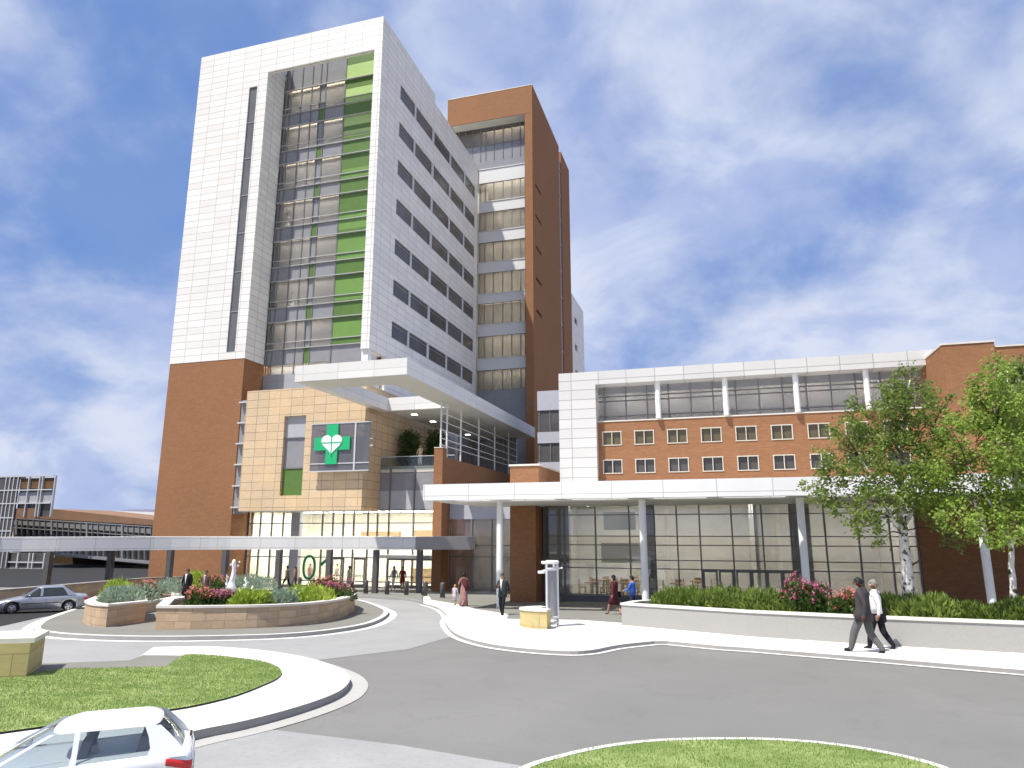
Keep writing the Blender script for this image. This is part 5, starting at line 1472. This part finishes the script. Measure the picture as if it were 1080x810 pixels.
def bag(z, x, mat, strap=True, size=(.14, .07, .2)):
    def f(body, M, V):
        g = MB(); sx_, sy_, sz_ = size
        g.loft([[(x+sx_*s*a, .0+sy_*t*a-.05, z+dz_) for s, t in ((-1, -1), (1, -1), (1, 1), (-1, 1))] for dz_, a in ((sz_, .85), (sz_*.7, 1), (-sz_*.8, 1.03), (-sz_, .95))], 0, smooth=False)
        if strap: g.path([(x, -.05, z+sz_), (x*.8, -.13, 1.2), (-.02 if x > 0 else .02, -.135, 1.36), (-.12 if x > 0 else .12, -.05, 1.475), (-.1 if x > 0 else .1, .1, 1.38), (x*.7, .13, 1.15), (x, .0, z+sz_)], [.014]*7, 5)
        b = g.build('shoulder_bag', mat, body, off=Vector((0, 0, 0)), xf=M)
    return f


def both(*fs):
    def f(*a):
        for q_ in fs: q_(*a)
    return f


# two men walking on the white pavement
person('man in a grey suit striding left along the concrete planter, seen from behind', 915, 692, 62, 1.92, dict(STRIDE, anl=(-.09, .32, .11), tol=(-.1, .47, .1), knl=(-.09, .2, .53), anr=(.09, -.33, .14), tor=(.1, -.2, .045), hd=(-.01, .05, 1.58), ht=(-.015, .05, 1.68)), dict(top=C_['charcoal'], leg=C_['grey'], arm=C_['charcoal'], look=15), 'black', skin=SKIN_D,
       wear=[('jacket', C_['charcoal'], [(1.47, .09, .08, 0, -.01), (1.43, .2, .115, 0, -.01), (1.3, .205, .14, 0, 0), (1.12, .18, .135, 0, 0), (.95, .215, .165, 0, 0), (.76, .245, .19, 0, 0)])], wide=1.12, loose=1.35)
person('man in a white shirt with a black shoulder bag, walking beside the suited man', 929, 688, 66, 1.84, dict(STRIDE, knl=(-.09, .15, .52), anl=(-.09, .22, .1), tol=(-.1, .36, .07), anr=(.09, -.3, .15), tor=(.1, -.18, .04)), dict(top=C_['white'], leg=C_['black'], arm=C_['white'], look=20), 'grey',
       wear=[('shirt', C_['white'], SHIRT)], extra=bag(.88, .22, C_['black']), wide=1.08, loose=1.3)
# man with a phone in front of the column
person('man in a dark open suit and white shirt, walking forward by the round column', 530, 651, 172, 1.8, dict(WALK, anl=(-.08, .16, .1), tol=(-.1, .3, .05), knl=(-.09, .14, .51), anr=(.08, -.12, .09), tor=(.1, .02, .035), elr=(.24, .02, 1.13), wrr=(.12, .2, 1.2), har=(.07, .22, 1.25)), dict(top=C_['darkgreen'], leg=C_['black'], arm=C_['darkgreen']), 'dark',
       wear=[('jacket', C_['darkgreen'], JACKET)], extra=both(lapels, lambda b, M, V: (lambda g: (g.box(.0, .2, .22, .27, 1.16, 1.2), g.build('folder', C_['black'], b, off=Vector((0, 0, 0)), xf=M)))(MB())))
person('woman in a long rose dress with a maroon shawl, walking away beside the child', 489, 641.5, -12, 1.72, dict(WALK), dict(top=C_['rose'], leg=C_['rose'], arm=C_['rose'], fore=SKIN_D), 'black', skin=SKIN_D,
       wear=[('long_skirt', C_['rose'], LONGSKIRT), ('shawl', C_['maroon'], [(1.45, .12, .1, .05, -.02), (1.38, .19, .13, .04, -.02), (1.15, .16, .12, .1, -.02), (.85, .1, .08, .17, -.03)])])
person('small fair haired child in a lilac dress, walking with the woman in rose', 479.5, 640.5, -5, 1.12, dict(WALK, shl=(-.16, 0, 1.4), ell=(-.26, .12, 1.3), wrl=(-.3, .25, 1.4)), dict(top=C_['lilac'], leg=C_['lilac'], bare_legs=True, arm=C_['white'], fore=C_['white']), 'blond', wear=[('dress', C_['lilac'], DRESS)])
# by the glass front
person('woman in a dark maroon coat dress with a handbag, by the ground floor glass', 648.5, 650.5, 60, 1.72, dict(WALK), dict(top=C_['maroon'], leg=C_['maroon'], bare_legs=True, arm=C_['maroon']), 'black', True, wear=[('coat', C_['maroon'], COAT)], extra=bag(.9, .24, C_['black'], False, (.1, .05, .12)))
person('woman in a bright blue blouse partly hidden by the concrete planter', 668, 652, 75, 1.7, dict(ell=(-.22, .1, 1.15), wrl=(-.15, .3, 1.1), hal=(-.14, .36, 1.1)), dict(top=C_['blue'], leg=C_['navy'], arm=C_['blue'], fore=C_['blue']), 'black', wear=[('blouse', C_['blue'], SHIRT)])
# entrance
person('person in white trousers and a grey top, arriving at the lobby doors', 415, 624.5, 165, 1.76, dict(WALK), dict(top=C_['steel'], leg=C_['white'], arm=C_['white'], fore=C_['black']), 'grey', wear=[('shirt', C_['steel'], SHIRT)], dz=.1)
person('woman in a dark red dress beside the person in white trousers', 424, 625, -160, 1.72, dict(WALK), dict(top=C_['red'], leg=C_['red'], bare_legs=True, arm=C_['red'], fore=C_['red']), 'brown', True, wear=[('dress', C_['red'], DRESS)], dz=.1)
person('person in a cream coat with black hair, walking right past the lobby', 367.5, 624.5, -85, 1.8, dict(WALK), dict(top=C_['cream'], leg=C_['cream'], arm=C_['cream']), 'black', skin=SKIN_D, wear=[('coat', C_['cream'], COAT)], dz=.1)
person('man in a khaki jacket walking left behind the island planter', 302, 623.5, 80, 1.8, dict(STRIDE), dict(top=C_['khaki'], leg=C_['black'], arm=C_['khaki']), 'black', skin=SKIN_D, wear=[('jacket', C_['khaki'], JACKET)], dz=.1)
person('woman in a pink and grey jacket walking behind the man in khaki', 310.5, 623.5, 85, 1.74, dict(WALK), dict(top=C_['rose'], leg=C_['khaki'], arm=C_['khaki']), 'dark', True, wear=[('jacket', C_['rose'], JACKET)], dz=.1)
p = atY(326.5, 612, 54.2); person('person in pink inside the lobby, seen through the green zero', 0, 0, 180, 1.72, {}, dict(top=C_['pink'], leg=C_['steel'], arm=C_['pink']), 'black', pos=(p.x, p.y, FLZ), wear=[('shirt', C_['pink'], SHIRT)])
p = atY(355, 612, 55.5); person('person in pale clothes inside the lobby, right of the green numerals', 0, 0, 170, 1.7, {}, dict(top=C_['yellow'], leg=C_['white'], arm=C_['white']), 'dark', pos=(p.x, p.y, FLZ), wear=[('shirt', C_['cream'], SHIRT)])
# the couple on the island
person('man in a long black coat and white shirt standing on the island', 195, 641, 185, 1.78, dict(ell=(-.26, 0, 1.15), elr=(.26, 0, 1.15)), dict(top=C_['black'], leg=C_['navy'], arm=C_['black']), 'dark', wear=[('coat', C_['black'], COAT)], extra=lapels, dz=.12, wide=1.1)
person('woman in a brown jacket standing right of the man in black', 214.5, 641, 190, 1.72, dict(ell=(-.26, 0, 1.15), elr=(.26, 0, 1.15), wrr=(.12, .15, .98), har=(.06, .17, .96)), dict(top=C_['brown'], leg=C_['brown'], arm=C_['brown']), 'brown', wear=[('jacket', C_['brown'], COAT)], extra=lambda b, M, V: lapels(b, M, V, C_['lilac']), dz=.12, wide=1.1)
# terrace and tower
p = atY(443, 490, 52.65); person('person in a pale peach top leaning on the terrace railing', 0, 0, 180, 1.75, dict(ell=(-.22, .1, 1.14), wrl=(-.18, .3, 1.05), elr=(.22, .1, 1.14), wrr=(.18, .3, 1.05)), dict(top=C_['pink'], leg=C_['white'], arm=C_['pink']), 'blond', pos=(p.x, p.y, 9.55), wear=[('shirt', C_['yellow'], SHIRT)])
for (px, py, lab) in ((303, 233, 'tiny figure in white behind the tower glass, higher of the two'), (308, 318, 'tiny figure in white behind the tower glass, lower of the two')):
    p = atY(px, py, 53.2); k_ = min(singles, key=lambda z: abs(z-2.7-p.z)); zf = k_-2.69
    person(lab, 0, 0, 180, 1.75, {}, dict(top=C_['white'], leg=C_['white'], arm=C_['white']), 'grey', pos=(p.x, 53.2, zf), wear=[('coat', C_['white'], COAT)])

# ------------------------------------------------------------------ cars
m_silver = plain('silver_paint', (.42, .43, .46), .22, .6, .6, var=.02); m_carwhite = plain('white_car_paint', (.8, .8, .81), .14, .6, var=.01)
m_tyre = plain('tyre', (.02, .02, .02), .8, .2); m_rim = plain('wheel_rim', (.5, .5, .52), .3, .5, .7); m_carglass = plain('car_window', (.035, .042, .045), .05, .6, var=.2)
m_carglass_t = glass('car_glass', (.62, .67, .68), .07); m_tail = plain('tail_lamp', (.55, .02, .02), .15, .6, var=.1); m_headl = plain('head_lamp', (.65, .67, .7), .08, .6, .2); m_trim = plain('black_trim', (.02, .02, .022), .5, .4)
m_seat = plain('car_seat', (.26, .26, .27), .8, .2)


def lerp_tab(tab, x):
    if x <= tab[0][0]: return tab[0][1]
    for (a, va), (b, vb) in zip(tab, tab[1:]):
        if x <= b: f = (x-a)/(b-a); f = f*f*(3-2*f) if False else f; return va+(vb-va)*f
    return tab[-1][1]


def car(label, pos, heading, paint, S):
    """car pointing along local +x; S holds its measurements"""
    L, W, wb0, wb1, wr = S['L'], S['W'], S['wf'], S['wr'], S['r']
    t = thing('car', label, 'car', pos, None, R(heading)); O = Vector((0, 0, 0))
    xs = sorted({round(-L/2+L*i/60, 3) for i in range(61)} | {round(c+wr*1.2*math.cos(PI*j/14), 3) for c in (wb0, wb1) for j in range(15)})
    ra = wr*1.19
    rings = []
    for x in xs:
        zt = lerp_tab(S['top'], x); w_ = W/2*lerp_tab(S['plan'], x); zb = lerp_tab(S['low'], x)
        za = 0
        for c in (wb0, wb1):
            if abs(x-c) < ra: za = max(za, wr+math.sqrt(max(0, ra*ra-(x-c)**2)))
        zs_ = max(zb, za); zm = max(zt-.13, min(zs_+.05, zt-.06)); zsill = min(max(zb+.14, zs_+.01), zm-.01); zlow = min(zs_, zsill-.005)
        sec = [(0, zt+.025), (w_*.55, zt+.018), (w_*.86, zt-.004), (w_*.965, zt-.045), (w_, zm-.04 if zm-.04 > zsill else (zm+zsill)/2), (w_*.995, zsill), (w_*.95, zlow), (w_*.5, zlow if za else zb), (0, zlow if za else zb)]
        ring = [(x, y, z) for y, z in sec]+[(x, -y, z) for y, z in sec[-2:0:-1]]
        rings.append(ring)
    mb = MB(); mb.loft(rings); body = mb.build('body', paint, t, off=O, weld=False)
    # greenhouse
    zlv = [0, .3, .6, .85, 1.0]; zb, zt = S['belt'], S['H']
    def gh(f):
        z = zb+(zt-zb)*f; xf = S['xf0']+(S['xf1']-S['xf0'])*f**1.05; xr = S['xr0']+(S['xr1']-S['xr0'])*f**S.get('rk', 1.3); hw = W/2*(.93-.2*f)
        return z, xf, xr, hw
    def outline(f, n=7, inset=0.):
        z, xf, xr, hw = gh(f); hw -= inset; xf -= inset; xr += inset
        P = []
        for i in range(n+1): s = -1+2*i/n; P.append((xf-.1*s*s*(1-.3*f)-(.05 if abs(s) == 1 else 0), hw*s*(.97 if abs(s) == 1 else 1), z))
        P += [(xf+(xr-xf)*j/8, hw*(1+.015*math.sin(PI*j/8)), z) for j in range(1, 8)]
        for i in range(n+1): s = 1-2*i/n; P.append((xr+.07*s*s+(.04 if abs(s) == 1 else 0), hw*s*(.97 if abs(s) == 1 else 1), z))
        P += [(xr+(xf-xr)*j/8, -hw*(1+.015*math.sin(PI*j/8)), z) for j in range(1, 8)]
        return P
    # pillars and roof as painted strips, glass between
    roof = MB(); o1, o2 = outline(.93), outline(1.0, inset=.05)
    o3 = [(x*.9+(S['xf1']+S['xr1'])/2*.1, y*.72, z+.03) for x, y, z in o2]
    roof.loft([outline(.88), o1, o2, o3], 0, True, False); roof.face(o3); roof.build('roof', paint, t, off=O)
    def side(s, x_at, f, out=.0):
        z, xf, xr, hw = gh(f); x = max(xr, min(xf, x_at)); j = (x-xf)/(xr-xf); return (x, s*(hw*(1+.015*math.sin(PI*max(0, min(1, j))))+out), z)
    pil = MB()
    for s in (-1, 1):
        for k in range(len(S['pillars'](0, .3, gh))):
            vs, fs = [], []
            for f0, f1 in ((0, .3), (.3, .6), (.6, .89)):
                xa, xb = S['pillars'](f0, f1, gh)[k]
                if not vs: vs += [side(s, xa[0], f0, .006), side(s, xb[0], f0, .006)]
                b = len(vs); vs += [side(s, xa[1], f1, .006), side(s, xb[1], f1, .006)]
                q_ = (b-2, b-1, b+1, b); fs.append(q_ if s > 0 else q_[::-1])
            pil.mesh(vs, fs)
    build_each(pil, 'pillar', paint, t, O)
    gl_, = [MB()]
    lv = [outline(f, inset=.012) for f in (0, .3, .6, .9)]
    gl_.loft(lv, 0, True, False); gl_.build('window', S['glass'], t, off=O)
    if S.get('inside'):
        sm = MB()
        for sx_ in (S['seat'], S['seat']-.85):
            for y in (-.36, .36): sm.loft([[(sx_+dx+.24*a, y+.22*b_, z) for a, b_ in ((-1, -1), (1, -1), (1, 1), (-1, 1))] for z, dx in ((.4, 0), (.55, 0))], smooth=False); sm.loft([[(sx_-.24+dx+.07*a, y+.2*b_, z) for a, b_ in ((-1, -1), (1, -1), (1, 1), (-1, 1))] for z, dx in ((.5, 0), (1.02, -.12), (1.2, -.16))], smooth=False)
        sm.build('seat', m_seat, t, off=O)
        db = MB(); db.box(S['xf0']-.65, S['xf0']-.2, -W/2*.85, W/2*.85, .7, S['belt']+.04); db.build('dashboard', m_trim, t, off=O)
        fl = MB(); fl.box(S['xr0'], S['xf0']-.3, -W/2*.84, W/2*.84, .3, .36); fl.build('floor', m_trim, t, off=O)
    # wheels
    for c in (wb0, wb1):
        for s in (-1, 1):
            ty = MB(); y0 = s*(W/2-.02); y1 = s*(W/2-.21)
            ty.loft([[(c+r*math.cos(2*PI*i/24), y, wr+r*math.sin(2*PI*i/24)) for i in range(24)] for r, y in ((wr*.62, y1), (wr*.96, y1), (wr, y1+(y0-y1)*.2), (wr, y1+(y0-y1)*.85), (wr*.95, y0), (wr*.66, y0))], 0, True, False)
            wo_ = ty.build('wheel', m_tyre, t, off=O)
            rm = MB(); yr = y0-s*.015
            rm.loft([[(c+r*math.cos(2*PI*i/24), y, wr+r*math.sin(2*PI*i/24)) for i in range(24)] for r, y in ((wr*.66, yr), (wr*.6, yr+s*.008), (wr*.2, yr+s*.0), (wr*.05, yr+s*.012))])
            rm.build('rim', m_rim, wo_, off=O)
            sp_ = MB()
            for k in range(5):
                a = 2*PI*k/5+.3; u = Vector((math.cos(a), 0, math.sin(a))); v = Vector((-math.sin(a), 0, math.cos(a))); q_ = Vector((c, yr+s*.012, wr))
                sp_.face([q_+u*wr*.28-v*.03, q_+u*wr*.54-v*.045, q_+u*wr*.54+v*.045, q_+u*wr*.28+v*.03])
            sp_.build('rim_slot', m_trim, wo_, off=O)
    # arches in the dark, trim line, lamps, handles, mirrors, plates
    ud = MB(); ud.box(-L/2+.25, L/2-.25, -W/2*.8, W/2*.8, .2, .34); ud.build('underbody', m_trim, t, off=O)
    def sidey(x, z):
        w_ = W/2*lerp_tab(S['plan'], x); return w_
    tr_ = MB(); dl = MB()
    for s in (-1, 1):
        n = 16; x0, x1 = wb1+ra+.03, wb0-ra-.03
        for i in range(n):
            a, b_ = x0+(x1-x0)*i/n, x0+(x1-x0)*(i+1)/n; ya, yb = s*(sidey(a, 0)+.006), s*(sidey(b_, 0)+.006); z_ = S['mould']
            q_ = [(a, ya, z_), (b_, yb, z_), (b_, yb, z_+.045), (a, ya, z_+.045)]; tr_.face(q_ if s < 0 else q_[::-1])
        for xd in S['doors']:
            y = s*(sidey(xd, 0)+.004); y2 = s*(W/2*.97); q_ = [(xd-.005, y, .3), (xd+.005, y, .3), (xd+.005, y, S['belt']-.14), (xd-.005, y, S['belt']-.14)]; dl.face(q_ if s < 0 else q_[::-1])
    tr_.build('side_moulding', m_trim if S.get('trim', 1) else paint, t, off=O); dl.build('door_line', m_trim, t, off=O)
    for s in (-1, 1):
        for xd in S['handles']:
            y = s*(sidey(xd, 0)+.012); MB().path([(xd-.07, y-s*.02, S['belt']-.16), (xd-.05, y+s*.012, S['belt']-.16), (xd+.05, y+s*.012, S['belt']-.16), (xd+.07, y-s*.02, S['belt']-.16)], [.012]*4, 6).build('door_handle', paint, t, off=O)
        mi = MB(); xm = S['xf0']-.35; mi.ball((xm, s*(W/2+.06), S['belt']+.06), (.06, .1, .065), 10, 6); mi.build('wing_mirror', paint, t, off=O)
        for nm_, mat_, xa, xb, za, zb_, zc, zd in S['lamps']:
            n = 10; lm = MB(); rr = []
            for i in range(n+1):
                f = i/n; x = xa+(xb-xa)*f; y = sidey(x, 0); lo_, hi_ = za+(zc-za)*f, zb_+(zd-zb_)*f
                rr.append([(x, s*(y-.03), lo_), (x, s*(y+.014), lo_+.01), (x, s*(y+.018), (lo_+hi_)/2), (x, s*(y+.012), hi_-.01), (x, s*(y-.05), hi_)])
            lm.loft(rr, 0, True, True); lm.build(nm_, mat_, t, off=O, weld=True)
        for nm_, mat_, P, off_ in ():
            q_ = [(x, s*y, z) for x, y, z in P]; lm = MB(); cc = sum((Vector(v) for v in q_), Vector())/len(q_)
            inner_ = [Vector(v)-Vector(off_ if s > 0 else (off_[0], -off_[1], off_[2]))*.06 for v in q_]; outr = [Vector(v)+Vector(off_ if s > 0 else (off_[0], -off_[1], off_[2]))*.012 for v in q_]
            mid = [o_.lerp(sum(outr, Vector())/len(outr), .12)+Vector(off_ if s > 0 else (off_[0], -off_[1], off_[2]))*.012 for o_ in outr]
            lm.loft([inner_, outr, mid], 0, True, True); lo_ = lm.build(nm_, mat_, t, off=O, weld=True)
    for nm_, mat_, bx in S.get('boxes', ()): MB().box(*bx).build(nm_, mat_, t, off=O)
    return t


def sedan_pillars(f0, f1, gh):
    (z, xf, xr, hw), (z1, xg, xs_, hw1) = gh(f0), gh(f1)
    return [((xf, xg), (xf-.12, xg-.1)), ((.12, .12), (.0, .0)), ((xr+.42-.3*f0, xs_+.42-.3*f1), (xr, xs_)), ]


sedan = dict(L=4.45, W=1.7, H=1.4, wf=1.36, wr=-1.28, r=.305, belt=.9, xf0=.98, xf1=.22, xr0=-1.62, xr1=-.98, rk=1.1, mould=.52, doors=(.72, -.22, -1.12), handles=(-.1, -1.0),
             top=[(-2.225, .72), (-2.15, .86), (-1.6, .92), (-.5, .9), (.9, .89), (1.2, .84), (1.8, .74), (2.1, .64), (2.225, .5)], low=[(-2.225, .36), (-2.1, .26), (-1.7, .2), (1.7, .2), (2.1, .24), (2.225, .34)],
             plan=[(-2.225, .74), (-2.1, .86), (-1.7, .96), (-.6, 1), (.6, 1), (1.5, .96), (2.0, .86), (2.225, .66)], pillars=sedan_pillars, glass=m_carglass,
             lamps=[('headlight', m_headl, 2.2, 1.88, .5, .6, .55, .66), ('tail_light', m_tail, -2.2, -1.98, .62, .74, .66, .78)],
             boxes=[('number_plate', m_whitepaint, (2.2, 2.24, -.25, .25, .36, .47)), ('grille', m_trim, (2.17, 2.215, -.34, .34, .52, .6)), ('rear_plate', m_whitepaint, (-2.24, -2.2, -.25, .25, .55, .66))])
a, b_ = atG(3, 648), atG(66, 644)
p0, p1 = atG(25.5, 647.5), atG(67.5, 643)        # front and rear wheel on the camera side
hd = math.degrees(math.atan2(p0.y-p1.y, p0.x-p1.x))
mid = (Vector((p0.x, p0.y))+Vector((p1.x, p1.y)))/2; ax = Vector((math.cos(R(hd)), math.sin(R(hd)))); lf = Vector((-ax.y, ax.x))
ctr = mid - ax*.04 + lf*(-.85 if lf.dot(Vector((mid.x, mid.y))) < 0 else -.85)
g_ = atG(31, 647); dv = Vector((_cy, _sy))*-.83-Vector((-_sy, _cy))*.56; hd = math.degrees(math.atan2(dv.y, dv.x)); ctr = Vector((g_.x, g_.y))+Vector((-_sy, _cy))*.75
car('silver four door saloon car driving left along the stone wall', (ctr.x, ctr.y, gz(ctr.x, ctr.y)+.02), hd, m_silver, sedan).scale = (.8, .8, .8)


def hatch_pillars(f0, f1, gh):
    (z, xf, xr, hw), (z1, xg, xs_, hw1) = gh(f0), gh(f1)
    return [((xf, xg), (xf-.1, xg-.09)), ((-.1, -.12), (-.2, -.2)), ((xr+.62-.42*f0**.8, xs_+.62-.42*f1**.8), (xr, xs_))]


hatch = dict(L=3.83, W=1.66, H=1.43, wf=1.22, wr=-1.22, r=.29, belt=.88, xf0=1.12, xf1=.12, xr0=-1.82, xr1=-1.3, rk=1.25, mould=.5, doors=(.78, -.3), handles=(-.12,), trim=0,
             top=[(-1.915, .78), (-1.86, .93), (-1.5, .97), (-.5, .94), (.9, .91), (1.2, .86), (1.6, .74), (1.82, .62), (1.915, .46)], low=[(-1.915, .36), (-1.8, .26), (-1.6, .2), (1.5, .2), (1.8, .24), (1.915, .34)],
             plan=[(-1.915, .78), (-1.8, .9), (-1.5, .97), (-.8, 1), (.6, 1), (1.3, .96), (1.7, .86), (1.915, .62)], pillars=hatch_pillars, glass=m_carglass_t, inside=1, seat=.1,
             lamps=[('headlight', m_headl, 1.88, 1.42, .5, .58, .62, .72), ('tail_light', m_tail, -1.905, -1.5, .63, .78, .76, .88)],
             boxes=[('rear_plate', m_whitepaint, (-1.935, -1.9, -.26, .26, .56, .67)), ('rear_bumper_strip', m_trim, (-1.93, -1.88, -.6, .6, .48, .53)), ('rear_wiper', m_trim, (-1.86, -1.82, -.3, .02, 1.0, 1.02))])
HX, HY, HH = -6.12, 5.74, 219
car('white three door hatchback entering at the bottom left corner', (HX, HY, gz(HX, HY)+.01), HH, m_carwhite, hatch).scale = (.57, .57, .57)

# ------------------------------------------------------------------ cafe furniture behind the ground floor glass
def table_set(): ...


tb = thing('dining_table', 'tan cafe table nearest the glass front', 'table', (-7.3, 40.7, .75), 'tables in the glass fronted cafe')
MB().box(-.4, .4, -.4, .4, .7, .74).build('table_top', m_tan, tb, off=Vector((0, 0, 0)))
MB().tube((0, 0, 0), (0, 0, .7), .04, n=8).build('leg', m_alu, tb, off=Vector((0, 0, 0)))
MB().tube((0, 0, 0), (0, 0, .03), .24, n=12).build('base', m_alu, tb, off=Vector((0, 0, 0)))
chl = 'tan wooden chair at a cafe table behind the ground floor glass'
ch = thing('chair', chl, 'chair', (-7.9, 40.7, .75), 'chairs in the glass fronted cafe', PI/2)
MB().box(-.2, .2, -.2, .2, .43, .46).build('seat', m_tan, ch, off=Vector((0, 0, 0))); MB().box(-.2, .2, .17, .2, .55, .88).build('backrest', m_tan, ch, off=Vector((0, 0, 0)))
for sx_ in (-1, 1):
    for sy_ in (-1, 1): MB().tube((sx_*.17, sy_*.17, 0), (sx_*.17, sy_*.17, .88 if sy_ > 0 else .43), .018, n=6).build('leg', m_tan, ch, off=Vector((0, 0, 0)))
tpos = [(-7.3, 40.7), (-5.6, 40.9), (-7.0, 42.8), (-5.2, 43.0), (-2.6, 41.2), (-1.6, 43.2)]
tl = ['tan cafe table nearest the brick pier, close to the glass', 'tan cafe table close to the glass, behind the maroon woman', 'tan cafe table in the second row, left one', 'tan cafe table in the second row, right one', 'tan cafe table behind the right column, close to the glass', 'tan cafe table in the second row, near the doors']
for i, (x, y) in enumerate(tpos):
    if i == 0: tb['label'] = tl[0]
    else: c = copy_tree(tb); c.location = (x, y, .75); c['label'] = tl[i]
    for j, (dx, dy, rz_) in enumerate(((-.62, 0, PI/2), (.62, 0, -PI/2), (0, .62, 0))):
        if i == 0 and j == 0: continue
        c = copy_tree(ch); c.location = (x+dx, y+dy, .75); c.rotation_euler = (0, 0, rz_)
